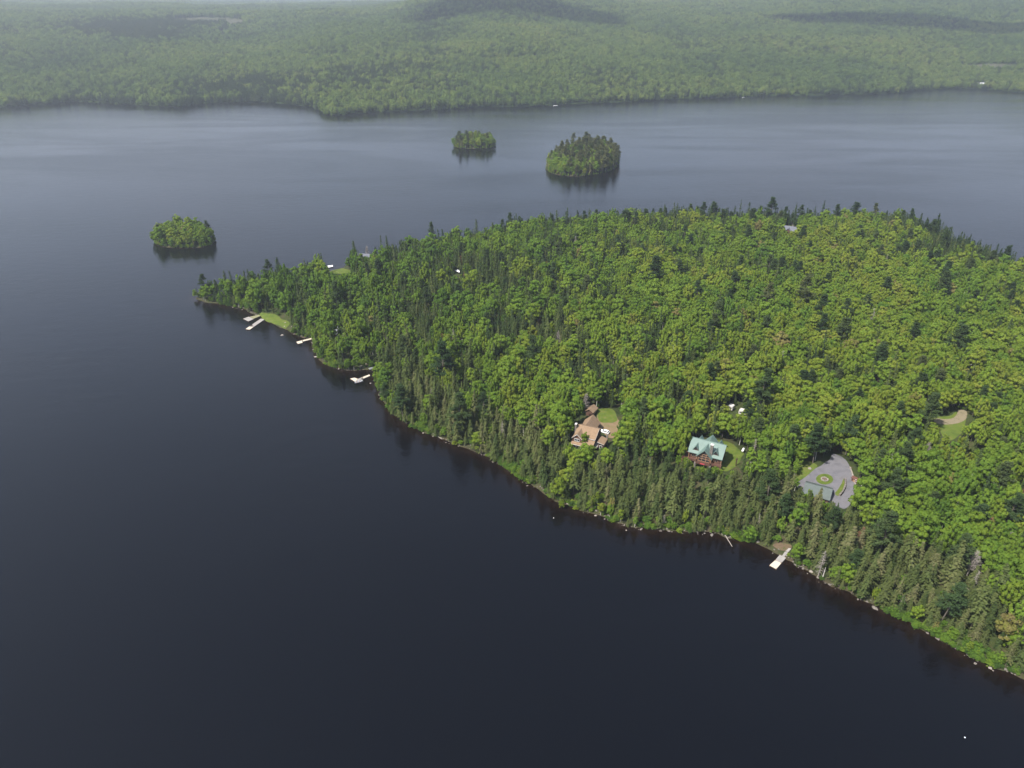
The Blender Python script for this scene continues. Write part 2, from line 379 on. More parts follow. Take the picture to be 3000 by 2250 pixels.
# ------------------------------------------------------------------ far shore
FS = [(-700,330),(-300,322),(0,313),(110,307),(226,297),(320,302),(407,308),(470,311),(529,314),(580,306),(633,302),(700,299),(768,299),(850,305),(915,312),(940,324),(952,336),(1000,336),(1090,331),(1181,325),(1300,318),(1407,313),(1520,312),(1628,309),(1720,303),(1814,299),(1900,294),(2000,289),(2130,285),(2271,281),(2450,277),(2633,272),(2723,261),(2800,259),(2859,259),(2949,267),(3000,271),(3200,272),(3700,268)]
fp = np.array([px(u, v) for u, v in FS]); fth = np.arctan2(fp[:,0], fp[:,1]); frr = np.hypot(fp[:,0], fp[:,1])
def far_r(th): return np.interp(th, fth, frr)
def uth(u): return math.atan((u-1500)/CF/ (cp+0.5*sp))          # bearing of an image column near the top of the frame
def far_h(X, Y):
    th = np.arctan2(X, Y); r = np.hypot(X, Y); d = r-far_r(th)+12*vnoise(X, Y, 60, 5); i = np.maximum(d, 0)
    A = np.interp(th, [uth(-300), uth(0), uth(600), uth(1000), uth(1300), uth(2000), uth(3000), uth(3400)], [182, 182, 170, 168, 172, 180, 194, 198])
    S = np.interp(th, [uth(0), uth(700), uth(1500), uth(3000)], [1000, 1250, 850, 900])
    z = 0.8+A*(1-np.exp(-i/S))
    z = z+np.minimum(i/350, 1)*(11*vnoise(X, Y, 420, 11)+5*vnoise(X, Y, 170, 12))
    def hill(u, rr, su, sr, h):
        return h*np.exp(-((th-uth(u))/su)**2-((r-rr)/sr)**2)
    z = z+hill(1440, 3150, 0.085, 700, 125)+hill(900, 9000, 0.25, 1500, 70)+hill(200, 8000, 0.3, 1500, 60)+hill(2400, 4300, 0.35, 900, 40)
    return np.where(d > 0, z, np.maximum(d*0.2, -4))
def far_terrain():
    th = np.linspace(math.radians(-56), math.radians(56), 520)
    ds = np.concatenate([np.arange(-36, 60, 8), np.arange(60, 900, 24), np.arange(900, 3500, 60), np.geomspace(3500, 11500, 40)])
    T, D = np.meshgrid(th, ds); r = far_r(T)+D
    X = r*np.sin(T); Y = r*np.cos(T); Z = far_h(X, Y)
    ny, nx = X.shape
    q = (np.arange(ny-1)[:, None]*nx+np.arange(nx-1)[None]).ravel()
    Fc = np.stack([q, q+nx, q+nx+1, q+1], 1)
    def b(nt, N):
        tc = N('ShaderNodeTexCoord')
        n1 = N('ShaderNodeTexNoise', i={'Vector': tc.outputs['Object'], 'Scale': 0.004, 'Detail': 10.0, 'Roughness': 0.72})
        n2 = N('ShaderNodeTexNoise', i={'Vector': tc.outputs['Object'], 'Scale': 0.09, 'Detail': 4.0})
        f = ramp(nt, n1.outputs[0], [(0.36, (0.012,0.020,0.010)), (0.5, (0.022,0.034,0.012)), (0.64, (0.03,0.045,0.014))])
        a = N('ShaderNodeAttribute', attribute_name='bare')
        mx = N('ShaderNodeMix', data_type='RGBA', i={0: a.outputs['Fac'], 6: f, 7: (0.070,0.070,0.048,1)})
        bp = N('ShaderNodeBump', i={'Height': n2.outputs[0], 'Strength': 1.0, 'Distance': 9.0})
        return N('ShaderNodeBsdfPrincipled', i={'Base Color': mx.outputs[2], 'Roughness': 1.0, 'Specular IOR Level': 0.0, 'Normal': bp.outputs[0]}).outputs[0]
    me = new_mesh('far_hills', np.stack([X, Y, Z], -1).reshape(-1, 3), Fc, mat('far_forest_floor', b))
    attr(me, 'bare', bare(X, Y, Z).ravel())
    return link('far_hills', me, kind='structure')
BARE = [(595, 60, 95, 9), (690, 66, 28, 12), (2900, 196, 90, 9), (2345, 34, 22, 5), (650, 93, 8, 8), (2440, 146, 40, 4), (960, 165, 45, 3), (2590, 168, 60, 4), (2877, 249, 26, 7), (2962, 252, 14, 6), (1764, 281, 14, 5), (2232, 270, 8, 5)]
def bare(X, Y, Z):
    u, v, dep = proj(X, Y, Z); m = np.zeros(np.shape(X))
    for a, b_, su, sv in BARE:
        m = np.maximum(m, (((u-a)/su)**2+((v-b_)/sv)**2 < 1)*1.0)
    return m
far_terrain()
# ------------------------------------------------------------------ water
def water():
    xs = np.unique(np.concatenate([np.linspace(-13000, -1500, 12), np.arange(-1500, -320, 60), np.arange(-320, 480, 3.0), np.arange(480, 1500, 60), np.linspace(1500, 13000, 12)]))
    ys = np.unique(np.concatenate([np.linspace(-400, 60, 8), np.arange(60, 700, 3.0), np.arange(700, 2200, 60), np.linspace(2200, 13000, 10)]))
    X, Y = np.meshgrid(xs, ys)
    d = np.full(X.shape, -1e6); near_ = (X > -330) & (X < 480) & (Y < 720)
    d[near_] = sdf(X[near_], Y[near_], PEN)
    for poly in ISL: d = np.maximum(d, sdf(X, Y, poly)*2.5)
    ny, nx = X.shape
    V = np.stack([X, Y, 0*X], -1).reshape(-1, 3)
    q = (np.arange(ny-1)[:, None]*nx+np.arange(nx-1)[None]).ravel(); Fc = np.stack([q, q+1, q+nx+1, q+nx], 1)
    dm = d.ravel(); Fc = Fc[~(dm[Fc] > 6).all(1)]
    def b(nt, N):
        tc = N('ShaderNodeTexCoord'); P = tc.outputs['Object']
        a = N('ShaderNodeAttribute', attribute_name='shallow')
        nb = N('ShaderNodeTexNoise', i={'Vector': P, 'Scale': 0.22, 'Detail': 6.0, 'Roughness': 0.6})
        sh = N('ShaderNodeMath', operation='MULTIPLY', i={0: a.outputs['Fac'], 1: N('ShaderNodeMapRange', i={'Value': nb.outputs[0], 'From Min': 0.3, 'From Max': 0.72, 'To Min': 0.35, 'To Max': 1.25}).outputs[0]})
        col = ramp(nt, sh.outputs[0], [(0.0, (0.0010,0.0011,0.0019)), (0.3, (0.0040,0.0022,0.0016)), (0.65, (0.0085,0.0046,0.0028)), (1.0, (0.020,0.013,0.009))])
        mp = N('ShaderNodeMapping', i={0: P, 2: (0,0,math.radians(12)), 3: (0.0018, 0.0075, 1)})
        ns = N('ShaderNodeTexNoise', i={'Vector': mp.outputs[0], 'Scale': 1.0, 'Detail': 6.0, 'Roughness': 0.62, 'Distortion': 1.2})
        wind = N('ShaderNodeMapRange', i={'Value': ns.outputs[0], 'From Min': 0.40, 'From Max': 0.60, 'To Min': 0.0, 'To Max': 1.0})
        rg = N('ShaderNodeMapRange', i={'Value': wind.outputs[0], 'To Min': 0.09, 'To Max': 0.18})
        mw = N('ShaderNodeMapping', i={0: P, 2: (0,0,math.radians(-24)), 3: (0.55, 1.0, 1)})
        w1 = N('ShaderNodeTexNoise', i={'Vector': mw.outputs[0], 'Scale': 0.75, 'Detail': 3.0, 'Roughness': 0.55})
        w2 = N('ShaderNodeTexNoise', i={'Vector': mw.outputs[0], 'Scale': 0.16, 'Detail': 2.0})
        hs = N('ShaderNodeMath', operation='MULTIPLY_ADD', i={0: w2.outputs[0], 1: 1.6, 2: w1.outputs[0]})
        st = N('ShaderNodeMapRange', i={'Value': wind.outputs[0], 'To Min': 0.13, 'To Max': 0.25})
        bp = N('ShaderNodeBump', i={'Height': hs.outputs[0], 'Strength': st.outputs[0], 'Distance': 0.5})
        return N('ShaderNodeBsdfPrincipled', i={'Base Color': col, 'Roughness': rg.outputs[0], 'IOR': 1.333, 'Specular IOR Level': 0.5, 'Normal': bp.outputs[0]}).outputs[0]
    me = new_mesh('lake_water', V, Fc, mat('lake_water', b))
    e = np.maximum(-dm, 0); attr(me, 'shallow', np.clip(np.exp(-e/4.5), 0, 1))
    return link('lake_water', me, kind='structure')
water()
# ------------------------------------------------------------------ far woods: clumps of trees
def clump(i, conif, ntree=7, size=13.0):
    rng = np.random.default_rng(900+i); V = []; G = []
    for t in range(ntree):
        a = 6.283*(t+rng.random()*0.6)/ntree; r = size*0.42*math.sqrt(rng.random()) if t else 0
        x, y = r*math.cos(a), r*math.sin(a); g = rng.random()
        if rng.random() < conif:
            H = rng.uniform(11, 18); Rr = rng.uniform(1.5, 2.2)
            for k in range(8):
                f = k/8; rad = Rr*(1-f)**0.9+0.15; m = 6
                aa = rng.random()*6+np.arange(m)*6.283/m
                C = np.stack([x+0.55*rad*np.cos(aa), y+0.55*rad*np.sin(aa), np.full(m, H*(0.12+0.86*f))+rng.normal(0, 0.2, m)], 1)
                V.append(cards(C, np.stack([np.cos(aa)*0.8, np.sin(aa)*0.8, np.full(m, 0.9)], 1), rad*1.25, 0.9, rng, 0.2)); G.append(np.full(m, g*0.4))
        else:
            H = rng.uniform(10, 15); Rr = rng.uniform(2.6, 3.8); m = 84
            q = unit(rng.normal(0, 1, (m, 3))+np.array([0, 0, 0.5]))
            C = q*(0.75+0.3*rng.random((m, 1)))*np.array([Rr, Rr, H*0.40])+np.array([x, y, H*0.58])
            V.append(cards(C, q+np.array([0, 0, 0.3]), 1.08*(0.7+0.6*rng.random(m)), 0.9, rng, 0.35)); G.append(np.full(m, 0.35+0.65*g))
    return leaf_mesh('crown', np.concatenate(V), M['farspruce' if conif > 0.8 else 'farbroad'], rng, np.concatenate(G))
M['farbroad'] = leaf_mat('distant_broadleaf', [(0.0, (0.034,0.060,0.026)), (0.3, (0.070,0.114,0.032)), (0.6, (0.122,0.172,0.040)), (0.85, (0.168,0.198,0.048)), (1.0, (0.17,0.15,0.07))], 0.35)
M['farspruce'] = leaf_mat('distant_spruce', [(0.0, (0.014,0.026,0.014)), (0.5, (0.036,0.052,0.020)), (1.0, (0.080,0.078,0.036))], 0.15)
FARP = [(clump(i, 0.12),) for i in range(5)]+[(clump(10+i, 0.5),) for i in range(3)]+[(clump(20+i, 1.0, 9),) for i in range(4)]
def far_woods():
    P = []; S = []
    for d0, d1, sp in ((-2, 750, 7.6), (750, 1500, 10.0), (1500, 2600, 15.0), (2600, 4600, 24.0)):
        X, Y = np.meshgrid(np.arange(-3600, 3600, sp), np.arange(1200, 6600, sp))
        X = X+R.uniform(-0.48, 0.48, X.shape)*sp; Y = Y+R.uniform(-0.48, 0.48, Y.shape)*sp
        th = np.arctan2(X, Y); d = np.hypot(X, Y)-far_r(th)+12*vnoise(X, Y, 60, 5)
        k = (d >= d0) & (d < d1) & (np.abs(th) < math.radians(42)); X = X[k]; Y = Y[k]
        Z = far_h(X, Y); u, v, dep = proj(X, Y, Z+10)
        k = (u > -350) & (u < 3350) & (v > -120) & (bare(X, Y, Z) < 0.5)
        P.append(np.stack([X[k], Y[k], Z[k]], 1)); S.append(np.full(k.sum(), max(0.84, (sp/10.5)**0.85)))
    P = np.concatenate(P); S = np.concatenate(S); n = len(P)
    X, Y, Z = P.T; u, v, dep = proj(X, Y, Z); th = np.arctan2(X, Y); d = np.hypot(X, Y)-far_r(th)
    pc = 0.13+0.30*np.clip(vnoise(X, Y, 230, 21)+0.6*vnoise(X, Y, 90, 22), 0, 1)+0.10*vnoise(X, Y, 40, 23)
    pc = pc+0.65*np.exp(-d/55)*np.interp(u, [0,150,300,900,960,1300,1500,3000], [0.5,0.6,1,1,0.1,0.5,0.15,0.2])
    for a, b_, su, sv, w in ((330,85,200,26,0.9),(560,72,160,14,0.8),(430,112,110,18,0.8),(1270,65,60,40,0.6),(1030,230,90,30,0.6),(1180,200,130,14,0.5),(1290,168,90,14,0.6),(1400,215,60,12,0.6),(750,235,150,22,0.5),(600,262,280,22,0.4),(980,160,100,12,0.5),(2740,95,180,30,0.35),(1600,30,260,28,0.4),(20,95,40,12,0.6),(2420,60,150,14,0.4),(2500,190,60,8,0.4)):
        pc = pc+w*np.exp(-((u-a)/su)**2-((v-b_)/sv)**2)
    con = R.random(n) < pc; mix = R.random(n) < 0.3
    idx = np.where(con, R.integers(8, 12, n), np.where(mix, R.integers(5, 8, n), R.integers(0, 5, n)))
    tint = np.where(con, 0.35+0.25*R.normal(0, 0.6, n), 0.47+0.17*vnoise(X, Y, 260, 31)+0.12*vnoise(X, Y, 70, 32)+R.normal(0, 0.10, n))
    s = S*R.uniform(0.8, 1.2, n)*np.where(d < 30, 1.1, 1.0)
    sv = np.stack([s, s, np.minimum(s, 1.25)*R.uniform(0.85, 1.2, n)], 1)
    P[:, 2] -= 0.3
    scatter('far_woods', P, idx, sv, R.random(n)*6.28, np.clip(tint, 0, 1), FARP, kind='stuff',
            label='hazy mixed forest covering the far shore and hills beyond the lake', category='forest')
    return n
print('far clumps', far_woods())
# ------------------------------------------------------------------ what the trees must leave open to view (source-pixel outlines)
def Z(o, s, pts): return [(o[0]+a/s, o[1]+b/s) for a, b in pts]
z2 = lambda p: Z((1940,1220), 7.373, p)
z3 = lambda p: Z((1640,1180), 10.055, p)
z4 = lambda p: Z((2280,1260), 6.38, p)
z5 = lambda p: Z((550,740), 3.687, p)
z6 = lambda p: Z((2600,1100), 5.53, p)
z7 = lambda p: Z((2080,1540), 5.53, p)
z8 = lambda p: Z((2050,1140), 11.06, p)
LAWN_LOG = z2([(1060,470),(1500,515),(1600,650),(1720,760),(1790,780),(1700,900),(1680,1000),(1600,1080),(1480,1150),(1390,1200),(1250,1150),(900,1180),(560,1080),(480,900),(620,760)])
YARD = z3([(1180,770),(1100,480),(1090,220),(1250,140),(1530,100),(1640,250),(1680,450),(1780,560),(1740,750),(1600,1060),(1460,1040),(1380,1000)])
GRASSYARD = z3([(1130,520),(1090,220),(1250,140),(1530,100),(1640,250),(1670,430),(1720,520),(1560,600),(1400,585),(1250,600)])
DRIVE = z4([(1000,410),(1130,430),(1240,520),(1330,660),(1390,860),(1430,990),(1430,1200),(1350,1400),(1240,1490),(1130,1440),(1000,1400),(700,1300),(380,1120),(330,990),(440,930),(560,840),(700,710),(800,672),(880,600),(960,560),(1000,470)])
CLEAR = z6([(740,700),(800,672),(1040,660),(1100,570),(1250,610),(1275,700),(1255,800),(1265,900),(1170,960),(1050,1060),(900,1010),(850,900),(800,800)])
PROTECT = [
 z2([(640,430),(1075,440),(1400,620),(1390,760),(1290,960),(1250,1060),(1020,1075),(780,1030),(600,950),(500,900),(490,840),(580,770)]),
 z2([(1150,510),(1500,520),(1600,650),(1720,760),(1790,780),(1700,900),(1680,1000),(1600,1080),(1480,1150),(1390,1180),(1250,1070),(1390,740)]),
 z3([(430,690),(540,620),(680,560),(1000,350),(1210,560),(1170,770),(1430,910),(1420,1040),(1330,1240),(1240,1210),(1070,1110),(1000,1280),(850,1200),(640,1220),(470,1240),(370,1150),(380,1000),(430,870)]),
 z3([(1210,560),(1090,230),(1250,150),(1530,110),(1640,250),(1680,450),(1780,560),(1740,750),(1600,1060),(1460,1020),(1430,900)]),
 z4([(1010,350),(1130,440),(1340,680),(1470,880),(1460,980),(1430,1200),(1340,1390),(1240,1470),(1180,1360),(1150,1260),(980,1280),(930,1210),(930,1120),(660,1060),(530,1150),(480,1090),(400,1000),(400,900),(560,840),(380,740),(420,600),(560,580),(700,640),(850,640),(980,520)]),
 z8([(950,490),(1060,490),(1060,630),(960,590)]), z8([(1310,650),(1490,670),(1480,780),(1320,770)]), z8([(710,430),(890,450),(870,520),(720,480)]),
 z6([(760,690),(1060,680),(1100,620),(1240,640),(1250,740),(1230,860),(1050,930),(860,900),(810,800)]), z6([(650,440),(740,390),(760,470),(660,520)]),
 z7([(960,640),(1130,470),(1170,480),(1190,420),(1280,350),(1320,370),(1240,500),(1240,530),(1090,700)]), z7([(960,300),(1100,300),(1300,310),(1310,340),(1180,420),(1060,360)]),
 z5([(780,650),(960,660),(1100,740),(1110,790),(1050,830),(980,780),(830,740),(770,690)]), z5([(595,710),(770,660),(830,715),(670,835),(620,825),(640,745)]),
 z5([(1170,960),(1360,915),(1370,935),(1240,990),(1180,990)]), z5([(1750,1350),(1975,1310),(1985,1345),(1890,1390),(1820,1410)]), z5([(1950,1280),(2030,1228),(2040,1245),(1980,1290)]),
 z5([(1555,840),(1590,790),(1615,800),(1610,860),(1570,890)]), z5([(1500,140),(1610,125),(1760,180),(1760,215),(1500,215)]),
 [(1052,722),(1078,718),(1088,735),(1080,748),(1056,746)], [(2297,660),(2315,652),(2335,660),(2330,676),(2302,676)], [(1334,784),(1340,784),(1348,800),(1346,806),(1334,806)],
 z3([(860,230),(900,150),(985,170),(940,260)]),
]
# ground that carries no trunk: world outlines of yards
FLAT = {'log': LAWN_LOG, 'brown': YARD, 'drive': DRIVE, 'clear': CLEAR}
NOTREE = [[px(u, v, PADS[k][2])[:2] for u, v in p] for k, p in FLAT.items()]
_b = z3([(430,690),(540,620),(680,560),(1000,350),(1210,560),(1170,770),(1430,910),(1420,1040),(1330,1300),(900,1400),(470,1340),(370,1250)])
NOTREE += [[px(u, v, 9)[:2] for u, v in _b]]
LAWN_TIP = [gnd(*q)[:2] for q in z5([(772,668),(800,648),(850,662),(930,664),(985,690),(1010,722),(1075,735),(1110,765),(1085,800),(1050,830),(1000,792),(930,772),(870,752),(830,742),(790,712)])]
LAWN_BACK = [gnd(*q)[:2] for q in z5([(1480,180),(1610,150),(1760,190),(1780,230),(1480,240)])]
for u_, v_, r_ in ((1733,1196,4), (980,967,5), (1066,735,7), (2313,668,8), (2175,1204,4), (2140,1190,4), (1341,797,4)):
    g_ = gnd(u_, v_, 3); NOTREE.append([(g_[0]+r_*math.cos(t), g_[1]+r_*math.sin(t)) for t in np.linspace(0, 6.28, 9)[:-1]])
NOTREE += [LAWN_TIP, LAWN_BACK, [gnd(*q)[:2] for q in z7([(1000,310),(1150,300),(1300,330),(1330,380),(1180,440),(1060,380)])]]
PROT_BB = [(min(q[0] for q in p), max(q[0] for q in p), min(q[1] for q in p), max(q[1] for q in p)) for p in PROTECT]
def covers(x, y, z, h, rad):
    """which trees (arrays) would stand in front of a protected outline"""
    bad = np.zeros(x.shape, bool)
    for f, w in ((0.22, 0.8), (0.45, 1.0), (0.62, 0.9), (0.8, 0.6), (0.93, 0.3), (1.0, 0.05)):
        for s in (-0.85, 0, 0.85):
            u, v, dep = proj(x+s*w*rad, y, z+f*h)
            for p, (a, b_, c, d) in zip(PROTECT, PROT_BB):
                k = (u > a) & (u < b_) & (v > c) & (v < d) & ~bad
                if k.any():
                    ii = np.nonzero(k)[0]; bad[ii[inpoly(u[ii], v[ii], p)]] = True
    return bad
# ------------------------------------------------------------------ planting the peninsula
def plant():
    sp = 4.0
    X, Y = np.meshgrid(np.arange(-225, 470, sp), np.arange(125, 670, sp*0.87)); X[1::2] += sp/2
    X = (X+R.uniform(-1.5, 1.5, X.shape)).ravel(); Y = (Y+R.uniform(-1.5, 1.5, Y.shape)).ravel()
    ex = R.random(X.size) < 0.22
    X = np.concatenate([X, X[ex]+R.uniform(1.6, 2.6, ex.sum())]); Y = np.concatenate([Y, Y[ex]+R.uniform(-2, 2, ex.sum())])
    extra = np.arange(X.size) >= ex.size
    d = sdf(X, Y, PEN); k = d > 0.4
    X, Y, d, extra = X[k], Y[k], d[k], extra[k]
    # an extra, tight row along the water's edge
    ring_ = np.array(PEN[:len(near)]); seg = np.diff(ring_, axis=0); sl = np.hypot(seg[:,0], seg[:,1]); tot = np.concatenate([[0], np.cumsum(sl)])
    q = np.arange(0, tot[-1], 1.9)+R.uniform(-0.7, 0.7, len(np.arange(0, tot[-1], 1.9))); j = np.clip(np.searchsorted(tot, q)-1, 0, len(sl)-1); f = (q-tot[j])/sl[j]
    base = ring_[j]+seg[j]*f[:, None]; nrm = np.stack([-seg[j][:,1], seg[j][:,0]], 1)/sl[j][:, None]
    base = base+nrm*R.uniform(-0.2, 2.0, len(q))[:, None]
    X = np.concatenate([X, base[:,0]]); Y = np.concatenate([Y, base[:,1]]); extra = np.concatenate([extra, np.zeros(len(q), bool)]); d = sdf(X, Y, PEN)
    k = d > -0.3; X, Y, d, extra = X[k], Y[k], d[k], extra[k]
    Zg = pen_h(X, Y); u, v, dep = proj(X, Y, Zg)
    k = (u > -250) & (u < 3300) & (v < 2450)
    for p in NOTREE: k &= ~(sdf(X, Y, p) > -1.6)
    X, Y, d, Zg, u, v, extra = [a[k] for a in (X, Y, d, Zg, u, v, extra)]
    n = len(X)
    bd = -sdf(X, Y, [px(a*K, b*K)[:2] for a, b in back]+[(-100, 300), (100, 560), (330, 560)][::-1]) if False else None
    bkp = np.array([px(a*K, b*K)[:2] for a, b in back]); db = np.full(n, 1e9)
    for i in range(len(bkp)-1):
        a, b = bkp[i], bkp[i+1]; e = b-a; t = np.clip(((X-a[0])*e[0]+(Y-a[1])*e[1])/(e@e), 0, 1)
        db = np.minimum(db, np.hypot(X-a[0]-t*e[0], Y-a[1]-t*e[1]))
    belt = np.interp(u, [560, 1050, 1100, 1500, 2300, 3000], [10, 12, 24, 26, 28, 34])
    near_shore = np.clip((belt-d)/5, 0, 1)*(db > 25)
    ps = np.interp(u, [500, 1200, 1900, 2300, 3000], [0.14, 0.24, 0.18, 0.11, 0.10])
    ps = ps+near_shore*np.interp(u, [560, 1050, 1150, 1500, 2300, 3000], [0.04, 0.10, 0.36, 0.46, 0.72, 0.82])
    for a, b_, su, sv, w in ((1450,890,400,120,0.50),(1150,790,200,90,0.22),(1900,760,260,50,0.25),(1000,1010,90,60,0.35),(1290,1180,160,110,0.45),(2130,665,230,45,0.45),(2000,1440,330,65,0.6),(2200,1480,200,60,0.5),(2850,730,240,75,1.0),(2900,1020,120,55,0.45),(1500,1010,200,50,0.35),(1720,1130,70,50,0.5),(2150,1260,90,40,0.7),(2350,1130,90,60,0.2),(2600,1150,60,50,0.35),(2450,1560,130,60,0.5),(1400,760,260,60,0.08),(2800,1350,120,60,0.1),(2420,1320,60,25,0.6),(1760,1150,40,30,0.6)):
        ps = ps+w*np.exp(-((u-a)/su)**2-((v-b_)/sv)**2)
    ps = ps+np.interp(u, [900, 1500], [0.12, 0.5])*(db < 22)+0.42*vnoise(X, Y, 26, 41)+0.22*vnoise(X, Y, 10, 42)
    pp = 0.012+0.035*(db < 18)*(u > 1150)+0.02*(u > 2000)
    pd = 0.007+0.016*near_shore*(u > 1800)
    r = R.random(n); kind = np.where(r < pd, 3, np.where(r < pd+pp, 2, np.where(R.random(n) < ps, 1, 0)))
    keep = (kind == 1) | ~extra
    near_edge = (d < 2.2); keep &= ~(near_edge & (R.random(n) < 0.35) & (kind > 0))
    nv = np.array([8, 7, 3, 4]); var = (R.random(n)*nv[kind]).astype(int)
    s = R.normal(0.78, 0.13, n); qq = R.random(n); s = np.where(qq < 0.2, s*0.72, np.where(qq > 0.86, s*1.28, s)).clip(0.4, 1.25)
    # the young, slim spruces between the broadleaf stands, and small shrubs on the water's edge
    young = (kind == 1) & (near_shore < 0.2) & (db > 22) & (R.random(n) < 0.75); s[young] *= R.uniform(0.62, 0.9, young.sum())
    s = np.where((kind == 0) & (d < 3.0), s*R.uniform(0.35, 0.85, n), s)
    s = np.where((kind == 0) & (d >= 3.5) & (d < 9), s*0.85, s)
    s = np.where((kind == 1) & (d < 3), s*R.uniform(0.6, 1.0, n), s)
    s = np.where((db < 14) & (kind == 2) & (u > 900), s*0.88, s); s = np.where((db < 16) & (kind == 1), s*R.uniform(0.75, 1.15, n), s)
    hsc = s*np.where(kind == 1, R.uniform(0.76, 1.06, n), R.uniform(0.90, 1.12, n)); s = np.where((kind == 1) & ~young, s*1.10, s)
    hh = np.array([np.array(HT[q]+[0]*(8-len(HT[q]))) for q in ('broadleaf', 'spruce', 'pine', 'dead')])[kind, var]
    rr = np.array([np.array(RD[q]+[0]*(8-len(RD[q]))) for q in ('broadleaf', 'spruce', 'pine', 'dead')])[kind, var]
    hsc = np.where(young, s*R.uniform(1.15, 1.5, n), hsc); hsc = hsc*np.where((u < 1150) & (d > 6), R.uniform(1.0, 1.4, n), 1.0)
    for it in range(4):
        bad = covers(X, Y, Zg, hh*hsc, rr*s) & keep
        s[bad] *= 0.72; hsc[bad] *= 0.72
    keep &= ~covers(X, Y, Zg, hh*hsc, rr*s); keep &= s > 0.25
    t0 = 0.50+0.15*vnoise(X, Y, 45, 51)+0.07*vnoise(X, Y, 15, 52)+R.normal(0, 0.06, n)
    t0 = t0+np.interp(u, [1200, 2000, 3000], [0.0, 0.12, 0.17])*np.interp(v, [650, 760, 1150, 1500], [0.2, 1.2, 1.1, 0.2])
    q = R.random(n); t0 = np.where(q < 0.12, t0-0.24, np.where(q > 0.989, 0.97, np.where(q > 0.92, t0+0.10, t0)))
    t1 = 0.36+0.16*vnoise(X, Y, 30, 53)+R.normal(0, 0.13, n)+near_shore*np.interp(u, [900, 1600, 2300, 3000], [0.10, 0.24, 0.30, 0.32])-0.2*(db < 22)
    t2 = 0.40+R.normal(0, 0.16, n)-0.1*(db < 22)
    tint = np.where(kind == 0, t0, np.where(kind == 1, t1, t2)).clip(0, 1)
    k = keep
    return dict(x=X[k], y=Y[k], z=Zg[k], d=d[k], kind=kind[k], var=var[k], s=s[k], hs=hsc[k], tint=tint[k], rot=R.random(k.sum())*6.28, hh=hh[k], rr=rr[k], fixed=np.zeros(k.sum(), bool))
T = plant()
# trees that stand out in the photograph, by where their foot is seen: (kind, variant, u, v of the top, height, width scale, tint, label)
def top_at(u, v, h):
    g = gnd(u, v, h); return g
KN = ['broadleaf', 'spruce', 'pine', 'dead']
STAND = [
 (2, 1, 780, 745, 17, 1.0, 0.35, 'tall dark pine standing above the woods near the left tip of the peninsula'),
 (1, 1, 940, 738, 16, 0.9, 0.25, 'slim dark spruce silhouetted on the water between the big pine and the back lawn'),
 (1, 0, 1036, 706, 17, 1.15, 0.12, 'broad dark spruce in front of the dark-roofed cottage at the back shore'),
 (2, 0, 1262, 636, 18, 0.75, 0.35, 'tall ragged pine leaning over the back shore, highest left of the ridge'),
 (3, 1, 1072, 706, 10, 1.2, 0.5, 'bare pale tree beside the dark-roofed cottage on the back shore'),
 (1, 3, 1130, 683, 15, 0.8, 0.3, 'thin spruce on the back shore just beyond the bare pale tree'),
 (2, 2, 2515, 588, 17, 1.2, 0.25, 'big spreading dark pine breaking the ridge skyline above the grey-roofed house'),
 (2, 0, 1495, 613, 16, 0.9, 0.25, 'dark pine on the back skyline, first tall one beyond the ragged leaning pine'),
 (2, 1, 2680, 597, 15, 0.9, 0.2, 'flat-topped dark pine at the end of the ridge before the skyline drops'),
 (3, 3, 2903, 1515, 9, 1.0, 0.5, 'rusty red dead tree among green maples near the photo edge'),
 (3, 1, 2862, 1610, 11, 1.3, 0.5, 'bare tree of pale branches rising out of the green canopy below the rusty one'),
 (3, 1, 2722, 1298, 10, 1.1, 0.5, 'bare grey bushy tree just below the gravel road clearing'),
 (3, 1, 1716, 1152, 10, 1.1, 0.5, 'bare grey tree behind the small brown shed'),
 (3, 0, 2415, 1612, 12, 1.0, 0.5, 'grey dead spruce at the waterline just past the nearest dock'),
 (0, 2, 1746, 1345, 8, 0.8, 0.75, 'vivid yellow-green young tree among dark spruces below the brown-roofed house'),
 (0, 5, 1645, 1460, 5, 0.75, 0.68, 'small bright green tree leaning out over the dark water, clear of the shore'),
 (0, 0, 1820, 1492, 6, 0.7, 0.70, 'bright green bushy tree at the waterline, west of the fallen log'),
 (0, 4, 2008, 1496, 7, 0.7, 0.72, 'tall bright green shoreline tree nearest to the fallen log'),
 (0, 2, 2052, 1505, 5, 0.7, 0.70, 'smaller bright green bush just above the fallen log'),
 (0, 6, 1752, 1438, 7, 0.6, 0.70, 'slim bright green tree at the water between two brown spruces'),
 (0, 3, 1795, 1462, 7, 0.8, 0.95, 'orange-tan budding tree at the waterline beside a bright green bush'),
 (0, 1, 1590, 1270, 8, 0.8, 0.95, 'golden-tan budding tree above the shore, below the brown-roofed house'),
 (0, 5, 2698, 1775, 7, 0.85, 0.66, 'bright green round tree at the water halfway from the nearest dock to the corner'),
 (0, 0, 2846, 1880, 5, 0.8, 0.68, 'bright green bush overhanging the water near the lower right corner'),
 (1, 5, 2408, 1429, 11, 1.0, 0.85, 'brown-olive spruce standing in front of the garage roof'),
 (1, 1, 2345, 1432, 10, 1.0, 0.6, 'olive spruce overlapping the left end of the garage roof'),
 (1, 2, 2352, 1425, 8, 1.0, 0.55, 'young spruce before the garage roof, behind the olive one'),
 (0, 5, 1712, 1265, 8, 0.65, 0.62, 'thin green tree growing against the front gable of the brown-roofed house'),
]
